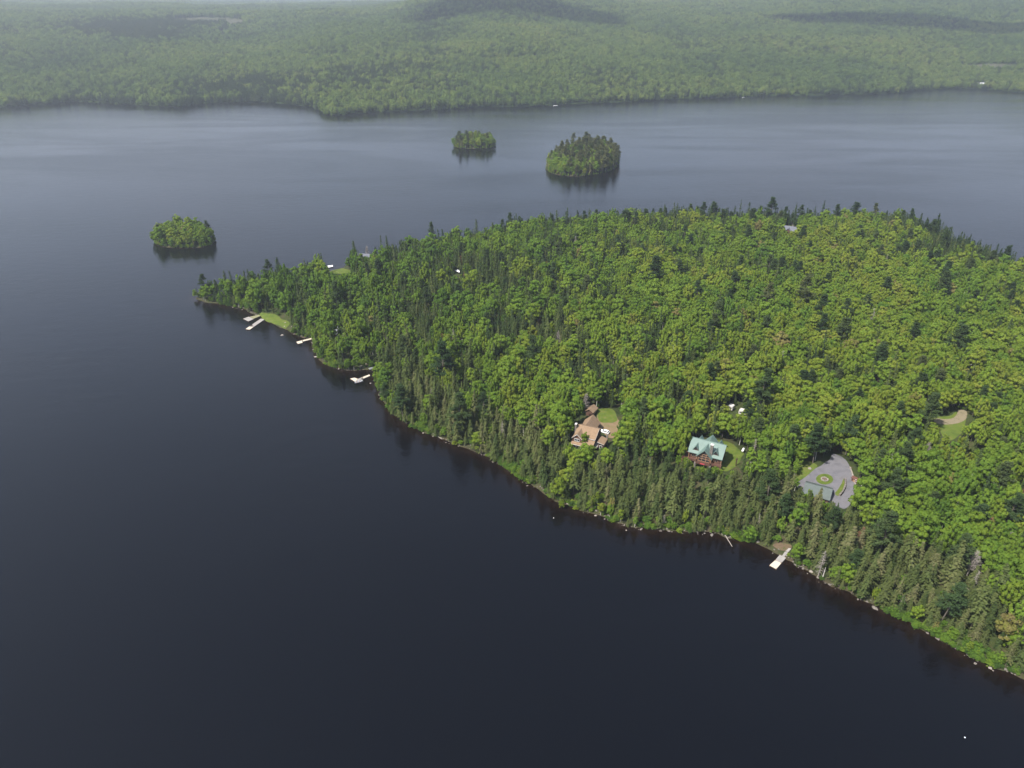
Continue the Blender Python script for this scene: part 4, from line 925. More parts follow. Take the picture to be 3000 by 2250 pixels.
def brown_house():
    zg = PADS['brown'][2]
    a = px(*z3([(545,630)])[0], zg+7.4); b = px(*z3([(1165,770)])[0], zg+7.4); m = (a+b)/2; yaw = math.atan2(b[1]-a[1], b[0]-a[0]); hl = np.hypot(*(b-a)[:2])/2
    o = empty('brown_house', (m[0], m[1], zg), yaw, label='large dark house with tan-brown shingle roofs and a rear garage wing', category='house')
    ze, zr, hf, hb = 4.8, 7.4, 5.1, 4.4
    def gabled(name, y0, y1, zridge, zeave, x0, x1, axis, wall=True, ov=0.45):
        pass
    w = MB(); k = (zr-ze)/hf
    w.prism([(-hf+0.5, -1), (hb-0.5, -1), (hb-0.5, zr-(hb-0.5)*k-0.22), (0, zr-0.22), (-hf+0.5, ze+0.5*k-0.22)], -hl+0.4, hl-0.4, 'x'); w.build('wall', M['brownwall'], o)
    r = MB(); r.slab([(-hl, -hf, ze), (hl, -hf, ze), (hl, 0, zr), (-hl, 0, zr)], 0.18); r.slab([(-hl, 0, zr), (hl, 0, zr), (hl, hb, zr-hb*k), (-hl, hb, zr-hb*k)], 0.18)
    ro = r.build('roof', M['brownroof'], o)
    f = MB(); f.box(-hl, hl, -hf-0.05, -hf, ze-0.2, ze+0.02); f.slab([(hl+0.04, -hf, ze+0.02), (hl+0.09, -hf, ze+0.02), (hl+0.09, 0, zr+0.02), (hl+0.04, 0, zr+0.02)], 0.2); f.build('fascia', M['trim'], ro)
    # front gable at the left
    xc, hw, yf, za, zf = -hl+2.05, 2.3, -7.0, 6.75, 4.7
    g = MB(); g.slab([(xc-hw, yf, zf), (xc, yf, za), (xc, -1.2, za), (xc-hw, -4.5, zf)], 0.18); g.slab([(xc, yf, za), (xc+hw, yf, zf), (xc+hw, -4.5, zf), (xc, -1.2, za)], 0.18)
    go = g.build('front_gable', M['brownroof'], o)
    gw = MB(); gw.prism([(xc-hw+0.3, -1), (xc+hw-0.3, -1), (xc+hw-0.3, zf+0.05), (xc, za-0.24), (xc-hw+0.3, zf+0.05)], yf+0.4, -3.5); gw.build('gable_wall', M['brownwall'], go)
    bf = MB(); bf.slab([(xc-hw, yf-0.05, zf+0.03), (xc-hw, yf-0.002, zf+0.03), (xc, yf-0.002, za+0.03), (xc, yf-0.05, za+0.03)], 0.22); bf.slab([(xc, yf-0.05, za+0.03), (xc, yf-0.002, za+0.03), (xc+hw, yf-0.002, zf+0.03), (xc+hw, yf-0.05, zf+0.03)], 0.22); bf.build('fascia', M['trim'], go)
    window(go, at(xc-0.1, yf+0.36, 3.35), 2.0, 1.05, 3)
    # lower porch roofs
    p = MB(); p.slab([(xc-hw, yf-1.0, 2.35), (xc+hw, yf-1.0, 2.35), (xc+hw, yf+0.38, 2.95), (xc-hw, yf+0.38, 2.95)], 0.15); po = p.build('porch_roof', M['brownroof'], o)
    f = MB(); f.box(xc-hw, xc+hw, yf-1.06, yf-1.0, 2.17, 2.38); f.build('fascia', M['trim'], po)
    window(o, at(xc, yf+0.36, 0.6), 2.6, 1.3, 4)
    p = MB(); p.slab([(xc+hw+0.02, -8.4, 2.6), (hl, -8.4, 2.6), (hl, -4.55, 4.25), (xc+hw+0.02, -4.55, 4.25)], 0.16); po = p.build('porch_roof', M['brownroof'], o)
    pw = MB(); pw.box(xc+hw+0.1, hl-0.3, -8.0, -4.6, -1, 2.55); pw.build('porch_wall', M['brownwall'], po)
    for x in (0.2, 2.6): window(o, at(x, -8.02, 0.5), 1.5, 1.2, 2)
    window(o, at(1.2, -hf+0.46, 4.28), 1.0, 0.42, 2); window(o, at(3.2, -hf+0.46, 4.28), 1.0, 0.42, 2)
    # garage wing behind
    x0, hwg, y0, y1, zrg, zeg = -2.0, 3.5, 1.2, 11.9, 6.5, 3.2
    g = MB(); g.slab([(x0-hwg, y0, zeg), (x0, y0, zrg), (x0, y1, zrg), (x0-hwg, y1, zeg)], 0.18); g.slab([(x0, y0, zrg), (x0+hwg, y0, zeg), (x0+hwg, y1, zeg), (x0, y1, zrg)], 0.18)
    wo = g.build('garage_wing', M['brownroof'], o)
    gw = MB(); gw.prism([(x0-hwg+0.35, -1), (x0+hwg-0.35, -1), (x0+hwg-0.35, zeg+0.1), (x0, zrg-0.24), (x0-hwg+0.35, zeg+0.1)], y0+1.5, y1-0.35); gw.build('garage_wall', M['brownwall'], wo)
    for y in (5.0, 8.6):
        d = MB(); d.box(x0+hwg-0.36, x0+hwg-0.31, y-1.3, y+1.3, 0, 2.4); d.build('garage_door', M['trim'], wo)
    # low side wing and deck at the right end
    g = MB(); g.slab([(hl+0.9, -4.9, 4.0), (hl+3.7, -4.2, 3.0), (hl+3.7, 0.8, 3.0), (hl+0.9, 0.8, 4.0)], 0.16); so = g.build('side_wing', M['brownroof'], o)
    gw = MB(); gw.box(hl+1.2, hl+3.4, -3.9, 0.5, -1, 2.9); gw.build('wing_wall', M['brownwall'], so)
    f = MB(); f.slab([(hl+0.9, -4.96, 4.02), (hl+3.7, -4.26, 3.02), (hl+3.7, -4.22, 3.02), (hl+0.9, -4.92, 4.02)], 0.2); f.build('fascia', M['trim'], so)
    d = MB(); d.box(hl-0.38, hl+1.18, -6.0, 1.0, 1.6, 1.75); d.build('deck', M['greydeck'], o)
    window(o, at(hl+2.2, -3.93, 0.9), 1.0, 1.1, 1)
    c = MB(); c.box(hl+2.9, hl+3.6, 0.85, 1.5, -1, 5.0); ch = c.build('chimney', M['stone'], o)
    c = MB(); c.box(-hl-0.75, -hl-0.02, -2.2, -1.1, -1, 8.3); ch = c.build('chimney', M['stone'], o)
    cc = MB(); cc.box(-hl-0.85, -hl+0.06, -2.3, -1.0, 8.3, 8.5); cc.build('chimney_cap', M['trim'], ch)
    return o
brown_house()
def cottage(name, label, loc, yaw, L, Wd, ze, zr, rm, wm, chim=False, ov=0.5):
    o = empty(name, loc, yaw, label=label, category='shed' if 'shed' in name else 'garage' if 'garage' in name else 'house')
    k = (zr-ze)/(Wd/2)
    w = MB(); w.prism([(-Wd/2+ov, -1), (Wd/2-ov, -1), (Wd/2-ov, ze+ov*k-0.2), (0, zr-0.2), (-Wd/2+ov, ze+ov*k-0.2)], -L/2+ov, L/2-ov, 'x'); w.build('wall', M[wm], o)
    r = MB(); r.slab([(-L/2, -Wd/2, ze), (L/2, -Wd/2, ze), (L/2, 0, zr), (-L/2, 0, zr)], 0.16); r.slab([(-L/2, 0, zr), (L/2, 0, zr), (L/2, Wd/2, ze), (-L/2, Wd/2, ze)], 0.16); ro = r.build('roof', M[rm], o)
    if 'garage' in name: pass
    elif L > 6:
        for x in (-L*0.28, L*0.25): window(o, at(x, -Wd/2+ov-0.02, 0.9), 1.2, 1.1, 2)
    else:
        window(o, at(L*0.22, -Wd/2+ov-0.02, 0.9), 0.6, 0.6, 1)
    d = MB(); d.box(-0.45, 0.45, -Wd/2+ov-0.05, -Wd/2+ov+0.02, 0, min(2.0, ze-0.15)); d.build('door', M['timber'], o)
    if chim:
        c = MB(); c.box(L*0.15, L*0.15+0.8, 0.1, 0.9, ze, zr+1.0); c.build('chimney', M['stone'], ro)
    return o
_a = px(*z4([(505,975)])[0], 8+3.7); _b = px(*z4([(1020,1112)])[0], 8+3.7); _m = (_a+_b)/2
gar = cottage('garage', 'garage with a grey-green metal roof, below the paved turning circle', (_m[0], _m[1], 7.2), math.atan2(_b[1]-_a[1], _b[0]-_a[0]), np.hypot(*(_b-_a)[:2]), 9.0, 2.4, 4.5, 'greyroof', 'brownwall')
for x in (-2.6, 1.6):
    d = MB(); d.box(x-1.4, x+1.4, 3.99, 4.04, 0.6, 2.2); d.build('garage_door', M['trim'], gar)
def cot_at(u, v, h, *a, **k):
    g = gnd(u, v, h); z = float(pen_h(np.array([g[0]]), np.array([g[1]]))[0]); return (float(g[0]), float(g[1]), z)
cottage('brown_shed', 'small brown shed half hidden in the trees behind the tan-roofed house', cot_at(1733, 1196, 3), math.radians(60), 5.5, 4.2, 2.3, 3.7, 'brownroof', 'brownwall')
cottage('cabin', 'cabin with a pale grey metal roof among shoreline trees near the thin dock', cot_at(980, 967, 3.5), math.radians(68), 6.8, 5.6, 2.4, 4.4, 'palemetal', 'brownwall')
cottage('cottage', 'dark-roofed cottage at the water on the back shore beside a bare tree', cot_at(1066, 735, 4), math.radians(-12), 11, 8, 3.0, 5.4, 'greyshingle', 'brownwall')
gh = cottage('grey_house', 'grey-roofed house among dark conifers on the ridge of the peninsula', cot_at(2313, 668, 7), math.radians(-30), 12, 8.5, 5.0, 8.6, 'greyshingle', 'brownwall', True)
r = MB(); r.slab([(-2.5,-5.4,5.2),(0,-5.4,7.8),(0,-0.8,7.8),(-2.5,-2.8,5.2)],0.16); r.slab([(0,-5.4,7.8),(2.5,-5.4,5.2),(2.5,-2.8,5.2),(0,-0.8,7.8)],0.16); r.build('front_gable', M['greyshingle'], gh)
q = MB(); q.prism([(-2.2,0),(2.2,0),(2.2,5.3),(0,7.5),(-2.2,5.3)], -5.0, -3.0); q.build('gable_wall', M['brownwall'], gh)
cottage('woodshed', 'small rust-red shed at the right edge of the paved drive', tuple(px(*z4([(1450,905)])[0], 9.4)[:2])+(8.0,), math.radians(-58), 2.8, 2.0, 1.4, 2.1, 'rustred', 'rustred', ov=0.25)
# ------------------------------------------------------------------ vehicles
def car(loc, yaw):
    o = empty('parked_car', loc, yaw, label='white car parked on the dirt yard beside the tan-roofed house', category='car')
    L, Wd = 4.7, 1.86
    sec = [(-L/2, 0.62, 0.80, 0.80), (-L/2+0.12, 0.36, 0.98, 0.90), (-1.35, 0.30, 1.06, 0.93), (-0.2, 0.30, 1.06, 0.93), (1.4, 0.30, 1.06, 0.93), (L/2-0.12, 0.36, 1.04, 0.90), (L/2, 0.55, 0.92, 0.82)]
    V = []; F = []
    for x, zl, zt, w in sec: V += [(x,-w,zl),(x,-w*1.0,(zl+zt)/2),(x,-w*0.92,zt),(x,w*0.92,zt),(x,w,(zl+zt)/2),(x,w,zl)]
    for i in range(len(sec)-1):
        for j in range(6): F.append((i*6+j, i*6+(j+1)%6, (i+1)*6+(j+1)%6, (i+1)*6+j))
    F += [tuple(range(5,-1,-1)), tuple(range((len(sec)-1)*6, len(sec)*6))]
    b = MB(); b.add(V, F); b.build('body', M['white'], o)
    g = MB(); g.add([(-1.15,-0.84,1.05),(2.1,-0.84,1.05),(2.1,0.84,1.05),(-1.15,0.84,1.05),(-0.45,-0.70,1.56),(1.75,-0.70,1.56),(1.75,0.70,1.56),(-0.45,0.70,1.56)], [(0,3,2,1),(4,5,6,7),(0,1,5,4),(1,2,6,5),(2,3,7,6),(3,0,4,7)]); g.build('window', M['glass'], o)
    r = MB(); r.add([(-0.5,-0.72,1.55),(1.8,-0.72,1.55),(1.8,0.72,1.55),(-0.5,0.72,1.55),(-0.3,-0.62,1.64),(1.65,-0.62,1.64),(1.65,0.62,1.64),(-0.3,0.62,1.64)], [(0,3,2,1),(4,5,6,7),(0,1,5,4),(1,2,6,5),(2,3,7,6),(3,0,4,7)]); r.build('roof', M['white'], o)
    for x in (-1.45, 1.45):
        for y in (-0.82, 0.82):
            w_ = MB(); w_.tube([(x, y-0.11, 0.34), (x, y+0.11, 0.34)], 0.34, 14); wo = w_.build('wheel', M['tyre'], o)
            h = MB(); s_ = 1 if y > 0 else -1; h.tube([(x, y+0.10*s_, 0.34), (x, y+0.125*s_, 0.34)], 0.2, 10); h.build('rim', M['steel'], wo)
    for y in (-0.62, 0.62):
        h = MB(); h.box(-L/2-0.01, -L/2+0.2, y-0.2, y+0.2, 0.68, 0.84); h.build('headlight', M['glass'], o)
    return o
_c1 = px(*z3([(1330,838)])[0], PADS['brown'][2]+0.8); car((_c1[0], _c1[1], 7.05), math.radians(-30)).scale = (0.86, 0.86, 0.86)
def camper(loc, yaw, L, label):
    o = empty('camper_trailer', loc, yaw, label=label, category='trailer')
    b = MB(); b.prism([(-L/2, 0.7), (L/2, 0.7), (L/2, 2.5), (L/2-0.3, 2.75), (-L/2+0.5, 2.75), (-L/2, 2.1)], -1.2, 1.2); b.build('body', M['trim'], o)
    for x in (-L*0.22, L*0.2):
        g = MB(); g.box(x-0.5, x+0.5, -1.23, -1.19, 1.5, 2.1); g.build('window', M['glass'], o)
    for y in (-1.05, 1.05):
        w_ = MB(); w_.tube([(0, y-0.1, 0.36), (0, y+0.1, 0.36)], 0.36, 12); w_.build('wheel', M['tyre'], o)
    t = MB(); t.box(-L/2-1.0, -L/2+0.1, -0.08, 0.08, 0.5, 0.62); t.build('hitch', M['steel'], o)
camper(cot_at(*z8([(1400,705)])[0], 2.2), math.radians(-28), 3.4, 'white camper trailer with a dark spruce beside it, behind the log house')
camper(cot_at(*z8([(1010,545)])[0], 2.2), math.radians(-40), 2.6, 'white camper trailer deeper in the trees, left of the other trailer')
def tank(loc, yaw):
    o = empty('propane_tank', loc, yaw, label='white propane tank at the lawn edge, right of the log house', category='tank')
    b = MB(); b.tube([(-1.15,0,0.75),(-1.1,0,0.75),(-0.95,0,0.75),(0.95,0,0.75),(1.1,0,0.75),(1.15,0,0.75)], [0.1,0.32,0.46,0.46,0.32,0.1], 12); b.build('tank', M['white'], o)
    for x in (-0.6, 0.6):
        l = MB(); l.box(x-0.08, x+0.08, -0.3, 0.3, 0, 0.36); l.build('leg', M['steel'], o)
    d = MB(); d.tube([(0,0,1.18),(0,0,1.35)], 0.15, 8); d.build('dome', M['white'], o)
_c1 = px(2177, 1319, 7.6); tank((_c1[0], _c1[1], 7.05), math.radians(60))
def totem():
    p = px(*z2([(1590,1060)])[0], 7.05)
    o = empty('totem_post', (p[0], p[1], 7.0), 0, label='dark carved wooden post standing alone on the lawn by the log house', category='post')
    b = MB(); b.tube([(0,0,-0.2),(0,0,0.9),(0,0,1.0),(0,0,2.0),(0,0,2.1),(0,0,3.2),(0,0,3.7)], [0.24,0.22,0.26,0.23,0.27,0.22,0.14], 8); b.build('post', M['darkwood'], o)
    w = MB(); w.box(-0.5, 0.5, -0.06, 0.06, 2.95, 3.2); w.build('crosspiece', M['darkwood'], o)
totem()
# ------------------------------------------------------------------ stones, walls, logs
def stone_mesh(name, seed, m='boulder'):
    rng = np.random.default_rng(seed); bm = bmesh.new(); bmesh.ops.create_icosphere(bm, subdivisions=2, radius=1)
    for v in bm.verts:
        d = v.co.normalized(); n = 0.22*math.sin(3*d.x+seed)+0.18*math.sin(4*d.y+2*seed)+0.12*math.sin(5*d.z+seed)
        v.co = Vector((d.x*(1+n), d.y*(0.8+n*0.7), d.z*(0.62+n*0.4)+0.15))
    me = bpy.data.meshes.new(name); bm.to_mesh(me); bm.free(); me.materials.append(M[m]); return me
STONES = [stone_mesh('boulder', i) for i in range(4)]
def ring():
    c = px(*z4([(865,926)])[0], 8.1)
    o = empty('stone_ring', (c[0], c[1], 8.12), 0, label='white stone ring round a soil bed in the middle of the turning circle', category='planter')
    s = MB(); n = 24
    for k in range(n):
        t0, t1 = 2*math.pi*k/n+0.02, 2*math.pi*(k+1)/n-0.02; a, b = 1.0, 1.42
        q = [(a*math.cos(t0), a*math.sin(t0)), (b*math.cos(t0), b*math.sin(t0)), (b*math.cos(t1), b*math.sin(t1)), (a*math.cos(t1), a*math.sin(t1))]
        h = 0.42+0.08*math.sin(k*5); s.slab([(x, y, h) for x, y in q], h+0.1)
    s.build('rim', M['boulder'], o)
    d = MB(); d.tube([(0,0,0),(0,0,0.22)], 1.02, 20); d.build('soil', M['soil'], o)
ring()
def wall_along(name, pts, w, h0, h1, m, label, cat, zb):
    P = [px(u, v, zb)[:2] for u, v in pts]; b = MB(); rng = np.random.default_rng(5)
    for i in range(len(P)-1):
        a, c = np.array(P[i]), np.array(P[i+1]); L = np.linalg.norm(c-a); k = max(1, int(L/0.8)); nrm = np.array([-(c-a)[1], (c-a)[0]])/L
        for j in range(k):
            s, e = a+(c-a)*(j+0.03)/k, a+(c-a)*(j+0.97)/k; h = h0+(h1-h0)*rng.random(); ww = w*(0.8+0.4*rng.random())
            b.slab([(*(s-nrm*ww/2), zb+h), (*(e-nrm*ww/2), zb+h), (*(e+nrm*ww/2), zb+h), (*(s+nrm*ww/2), zb+h)], h+0.3)
    o = b.build(name, M[m]); o['label'] = label; o['category'] = cat
wall_along('stone_wall', z4([(1240,935),(1258,985),(1245,1060),(1215,1140),(1190,1190),(1140,1240)]), 0.55, 0.7, 1.2, 'stone', 'curved fieldstone retaining wall beside the grass strip in the drive', 'wall', 8.0)
wall_along('stone_edging', z4([(1340,700),(1375,790),(1402,900),(1438,990),(1432,1080),(1425,1180)]), 0.5, 0.2, 0.45, 'boulder', 'line of pale edging stones along the right side of the drive', 'edging', 8.0)
ROCKS = [(826,982,1.5,'white boulder sitting in the water off the tip lawn'),(2902,1956,1.1,'pale boulder at the waterline nearest the lower right corner'),(2376,1675,1.0,'squarish pale boulder on the bank past the nearest dock'),(2396,1691,0.8,'lower of two pale boulders on the bank past the nearest dock'),
 (2305,1630,0.55,'small stone at the foot of the dock ramp'),(2372,1372,1.3,'grey boulder lying on the lawn beside the turning circle'),(682,900,0.8,'small pale rock off the shore of the peninsula tip'),(640,886,0.9,'pale shore rock below the trees at the peninsula tip'),
 (1086,1122,0.9,'rock in the water beside the L-shaped dock'),(1240,1268,0.8,'grey rock on the bank west of the pale driftwood log'),(2766,1868,1.2,'jagged pale rock on the bank between the nearest dock and the corner'),(2220,1588,0.9,'grey rock at the waterline between fallen log and nearest dock'),(2245,1583,0.7,'smaller grey rock right of another, between fallen log and nearest dock'),
 (1835,1553,0.7,'pale rock on the bank below the green-roofed log house'),(1745,1510,0.9,'brownish rock on the bank left of an orange-tan tree'),(2118,1560,0.5,'small white stone at the root of the fallen log'),(1400,1322,0.9,'pale rock on the bank below the spruces, far left of the driftwood'),(834,958,0.9,'dark rock on the bank at the end of the tip lawn'),(855,956,0.7,'rocky heap stone behind the tip lawn'),
 (836,945,0.9,'grey stone of the rock pile on the tip lawn'),(2570,1722,0.8,'pale rock at the waterline below a dead spruce'),(2660,1800,0.7,'low grey rock at the waterline beside a bright green tree'),(1292,1283,0.7,'low rock at the foot of the bank between the L-shaped dock and driftwood')]
for i, (u, v, s, lb) in enumerate(ROCKS):
    p = px(u, v, 0.1); h = float(pen_h(np.array([p[0]]), np.array([p[1]]))[0])
    if h > 0.6: p = gnd(u, v, 0.2); h = float(pen_h(np.array([p[0]]), np.array([p[1]]))[0])
    o = link('boulder', STONES[i % 4], None, (p[0], p[1], max(h, -0.15)-0.05*s), random.random()*6, label=lb, category='rock', group='rocks along the shore')
    s *= 0.8; o.scale = (s*0.8, s*0.8, s*0.75)
def logobj(name, a, b, r0, r1, label, cat, m='deadwood', extra=()):
    t = MB(); n = 6; A = np.array(a); B = np.array(b)
    t.tube([A+(B-A)*k/n+np.array([0, 0, 0.06*math.sin(k*1.7)]) for k in range(n+1)], [r0+(r1-r0)*k/n for k in range(n+1)], 8)
    for k, dx, dy, dz in extra:
        p = A+(B-A)*k; t.tube([p, p+np.array([dx, dy, dz])], [r1*0.8, 0.02], 5)
    o = t.build(name, M[m]); o['label'] = label; o['category'] = cat
_p = px(2116, 1553, 1.0); _q = px(2148, 1606, -0.1)
logobj('fallen_log', (_p[0], _p[1], 1.0), (_q[0], _q[1], -0.18), 0.2, 0.1, 'fallen tree trunk sliding from the bank into the dark water', 'log', 'deadwood', ((0.1, -0.8, -0.5, 0.5), (0.15, 0.7, 0.2, 0.4), (0.45, -0.5, 0.3, 0.35)))
_p = px(1660, 1476, 0.35); _q = px(1690, 1490, 0.2)
logobj('driftwood', (_p[0], _p[1], 0.5), (_q[0], _q[1], 0.12), 0.2, 0.1, 'pale driftwood log lying along the bank below bright shrubs', 'log', 'boulder', ((0.3, 0.2, -0.6, 0.3),))
_p = px(2409, 1696, 0.1); _q = px(2418, 1666, 5)
logobj('leaning_trunk', (_p[0], _p[1], 0.0), (_q[0], _q[1], 5.5), 0.2, 0.08, 'white bare trunk leaning up from the waterline past the nearest dock', 'log', 'birch', ((0.6, 0.6, 0.2, 0.5),))
_p = px(2530, 1748, 0.2); _q = px(2556, 1762, 0.2)
logobj('driftwood', (_p[0], _p[1], 0.25), (_q[0], _q[1], 0.1), 0.14, 0.08, 'thin grey driftwood log at the waterline right of the nearest dock', 'log', 'deadwood')
_p = px(1255, 1262, 0.3); _q = px(1295, 1286, 0.1)
logobj('driftwood', (_p[0], _p[1], 0.3), (_q[0], _q[1], 0.05), 0.16, 0.09, 'grey driftwood log on the bank below dark spruces, mid shore', 'log', 'deadwood')
# ------------------------------------------------------------------ docks and boats
def dock(label, decks, loc_px, posts=()):
    c = px(*loc_px, 0.0); o = empty('dock', (c[0], c[1], 0), 0, label=label, category='dock', group='docks along the peninsula shore')
    for part, m, quad, z in decks:
        zz = z if hasattr(z, '__len__') else [z]*len(quad)
        w = [px(u, v, h) for (u, v), h in zip(quad, zz)]
        Q = np.array([(a[0]-c[0], a[1]-c[1], a[2]) for a in w])
        d = Q[1]-Q[0]; d2 = Q[-1]-Q[0]
        ax = d if np.linalg.norm(d) > np.linalg.norm(d2) else d2        # planks run across the long side
        yaw = math.atan2(ax[1], ax[0]); ca, sa = math.cos(-yaw), math.sin(-yaw)
        cc = Q.mean(0); L = [((q[0]-cc[0])*ca-(q[1]-cc[1])*sa, (q[0]-cc[0])*sa+(q[1]-cc[1])*ca, q[2]) for q in Q]
        b = MB(); b.slab(L, 0.16); p = b.build(part, M[m], o); p.location = (cc[0], cc[1], 0); p.rotation_euler = (0, 0, yaw)
        A = np.array(L); f = MB(); ctr = A.mean(0); S = [ctr+(a-ctr)*0.94 for a in A]; f.slab([(s[0], s[1], a[2]-0.165) for s, a in zip(S, A)], 0.34); f.build('float', M['darkwood'], p)
        for s in S[:4] if len(S) > 3 and part != 'gangway' else []:
            q = MB(); q.tube([(s[0], s[1], -1.5), (s[0], s[1], s[2]+0.25)], 0.07, 6); q.build('post', M['timber'], p)
    return o
dock('dock of one pale and one grey square float with a narrow ramp, nearest of all', [
 ('float_deck', 'paledeck', z7([(965,640),(1075,700),(1155,606),(1055,561)]), 0.5), ('float_deck', 'greydeck', z7([(1058,558),(1158,603),(1235,520),(1130,470)]), 0.48),
 ('gangway', 'greydeck', z7([(1165,490),(1206,505),(1268,430),(1217,414)]), 0.55), ('gangway', 'greydeck', z7([(1219,412),(1266,428),(1318,372),(1280,360)]), [0.62, 0.62, 1.1, 1.1])], z7([(1100,580)])[0])
dock('square grey float with a mossy gangway, farther of the twin docks', [('float_deck', 'greydeck', z5([(598,713),(655,742),(712,717),(660,692)]), 0.5), ('gangway', 'mossdeck', z5([(670,692),(712,714),(785,684),(768,671)]), 0.5)], z5([(660,715)])[0])
tw = dock('long straight pale dock, nearer of the twin docks at the tip lawn', [('float_deck', 'paledeck', z5([(626,824),(670,831),(706,806),(664,798)]), 0.5), ('float_deck', 'greydeck', z5([(666,797),(708,805),(828,722),(790,712)]), 0.52)], z5([(720,770)])[0])
_c1 = px(*z5([(690,797)])[0], 0.5)
b = MB(); b.box(-0.75, 0.75, -0.25, 0.25, 0.40, 0.47); b.box(-0.7, -0.6, -0.2, 0.2, 0, 0.4); b.box(0.6, 0.7, -0.2, 0.2, 0, 0.4); b.box(-0.75, 0.75, 0.2, 0.26, 0.47, 0.85)
o = b.build('bench', M['darkwood'], None, loc=(_c1[0], _c1[1], 0.5), rz=0.6); o['label'] = 'small dark bench on the long dock at the tip lawn'; o['category'] = 'bench'
dock('thin pale walkway dock with a small end platform, below the white-roofed cabin', [('platform', 'paledeck', z5([(1174,963),(1190,986),(1243,972),(1232,948)]), 0.5), ('gangway', 'paledeck', z5([(1238,946),(1246,959),(1364,929),(1358,917)]), 0.5)], z5([(1260,955)])[0])
dock('L-shaped pale dock with a boat moored at its end, off the dark spruce shore', [('platform', 'paledeck', z5([(1754,1360),(1802,1351),(1836,1363),(1812,1395)]), 0.5), ('platform', 'greydeck', z5([(1838,1363),(1890,1347),(1900,1364),(1822,1393)]), 0.5), ('gangway', 'paledeck', z5([(1866,1352),(1884,1366),(1970,1330),(1962,1316)]), 0.5)], z5([(1850,1370)])[0])
dock('short stub of grey planks at the bank between thin and L-shaped docks', [('platform', 'greydeck', z5([(1363,1120),(1367,1131),(1410,1127),(1406,1117)]), 0.4)], z5([(1385,1123)])[0])
def boat(loc, yaw, L, m, label, upside=False, seat=True):
    o = empty('boat', loc, yaw, label=label, category='boat')
    V = []; F = []; n = 9
    for k in range(n):
        t = k/(n-1); x = -L/2+L*t; w = 0.36*L*0.5*(1-max(0, (t-0.45)/0.55)**2.2)+0.02; zt = 0.5+0.15*t*t
        V += [(x, -w, zt), (x, -w*0.8, 0.1), (x, 0, -0.12+0.25*max(0, t-0.8)), (x, w*0.8, 0.1), (x, w, zt), (x, w*0.86, zt-0.04), (x, w*0.62, 0.16), (x, -w*0.62, 0.16), (x, -w*0.86, zt-0.04)]
    for k in range(n-1):
        for j in range(9): F.append((k*9+j, k*9+(j+1) % 9, (k+1)*9+(j+1) % 9, (k+1)*9+j))
    F += [tuple(range(8, -1, -1)), tuple(range((n-1)*9, n*9))]
    b = MB(); b.add(V, F); h = b.build('hull', M[m], o)
    if seat:
        for x in (-L*0.25, 0.05*L):
            s = MB(); s.box(x-0.14, x+0.14, -0.15*L, 0.15*L, 0.33, 0.38); s.build('seat', M['timber'], o)
        e = MB(); e.box(-L/2-0.3, -L/2-0.02, -0.16, 0.16, 0.2, 0.9); e.build('outboard_motor', M['glass'], o)
    if upside: o.rotation_euler = (math.pi, 0, yaw)
_c1 = px(*z5([(1850,1397)])[0], 0.3); boat((_c1[0], _c1[1], 0.05), math.radians(25), 4.4, 'steel', 'grey aluminium boat moored against the L-shaped dock')
_c1 = gnd(*z5([(2000,1252)])[0]); boat((_c1[0], _c1[1], _c1[2]+0.62), math.radians(38), 4.6, 'steel', 'grey rowing boat turned over on the bank near the L-shaped dock', True, False)
_c1 = px(591, 719, 0.3)
b = MB(); b.box(-2.6, 2.6, -1.3, 1.3, 0.2, 0.42); o = b.build('swim_raft', M['paledeck'], None, loc=(_c1[0], _c1[1], 0), rz=0.25); o['label'] = 'pale swimming raft at the foot of the island left of the tip'; o['category'] = 'raft'
_c1 = cot_at(1341, 797, 1.0); boat((_c1[0], _c1[1], _c1[2]+1.4), math.radians(-62), 6.0, 'white', 'white boat stored on land among trees in mid peninsula', False, False)
_g = px(*z5([(1540,152)])[0], 0.4)
dock('white dock at the back shore beyond the lawn with a lone spruce', [('platform', 'white', z5([(1498,143),(1508,164),(1572,149),(1564,134)]), 0.5)], z5([(1550,148)])[0])
def buoy(u, v, label):
    p = px(u, v, 0.1); o = empty('buoy', (p[0], p[1], 0), 0, label=label, category='buoy', group='mooring buoys')
    b = MB(); b.tube([(0,0,-0.15),(0,0,-0.1),(0,0,0.0),(0,0,0.1),(0,0,0.2),(0,0,0.22)], [0.03,0.12,0.19,0.18,0.08,0.03], 10); b.build('float', M['white'], o)
    r = MB(); r.tube([(0,0,0.21),(0,0,0.3)], 0.03, 6); r.build('eye', M['steel'], o)
buoy(2827, 2160, 'white mooring buoy alone on the open dark water, bottom right'); buoy(1622, 1517, 'tiny white buoy off the bank below the pale driftwood log')
# ------------------------------------------------------------------ the far shore
def fgnd(u, v):
    d = ray(u, v); t = np.linspace(1200, 4200, 1500); X = d[0]*t; Y = d[1]*t; Zr = CH+d[2]*t
    k = Zr <= np.maximum(far_h(X, Y), 0); i = int(np.argmax(k)); return (float(X[i]), float(Y[i]), float(max(far_h(X[i:i+1], Y[i:i+1])[0], 0)))
def far_boat(u, v, L, yaw, label):
    p = px(u, v, 0.3); boat((p[0], p[1], 0.1), yaw, L, 'white', label, False, False)
far_boat(1628, 309.5, 9, 0.5, 'white boat at the middle of the far shore'); far_boat(2110, 284.5, 10, 0.2, 'white boat on the far shore, second from the left'); far_boat(2178, 285.5, 5, 0.3, 'small white boat on the far shore, just right of another'); far_boat(2930, 263.5, 8, 0.6, 'white boat on the far shore beside the pale lakeside house')
p = px(2730, 259.5, 0.3); b = MB(); b.box(-13, 13, -1.2, 1.2, 0.3, 0.7)
for x in (-11, -5, 1, 7): b.box(x-0.2, x+0.2, -1.0, -0.6, -1, 0.3)
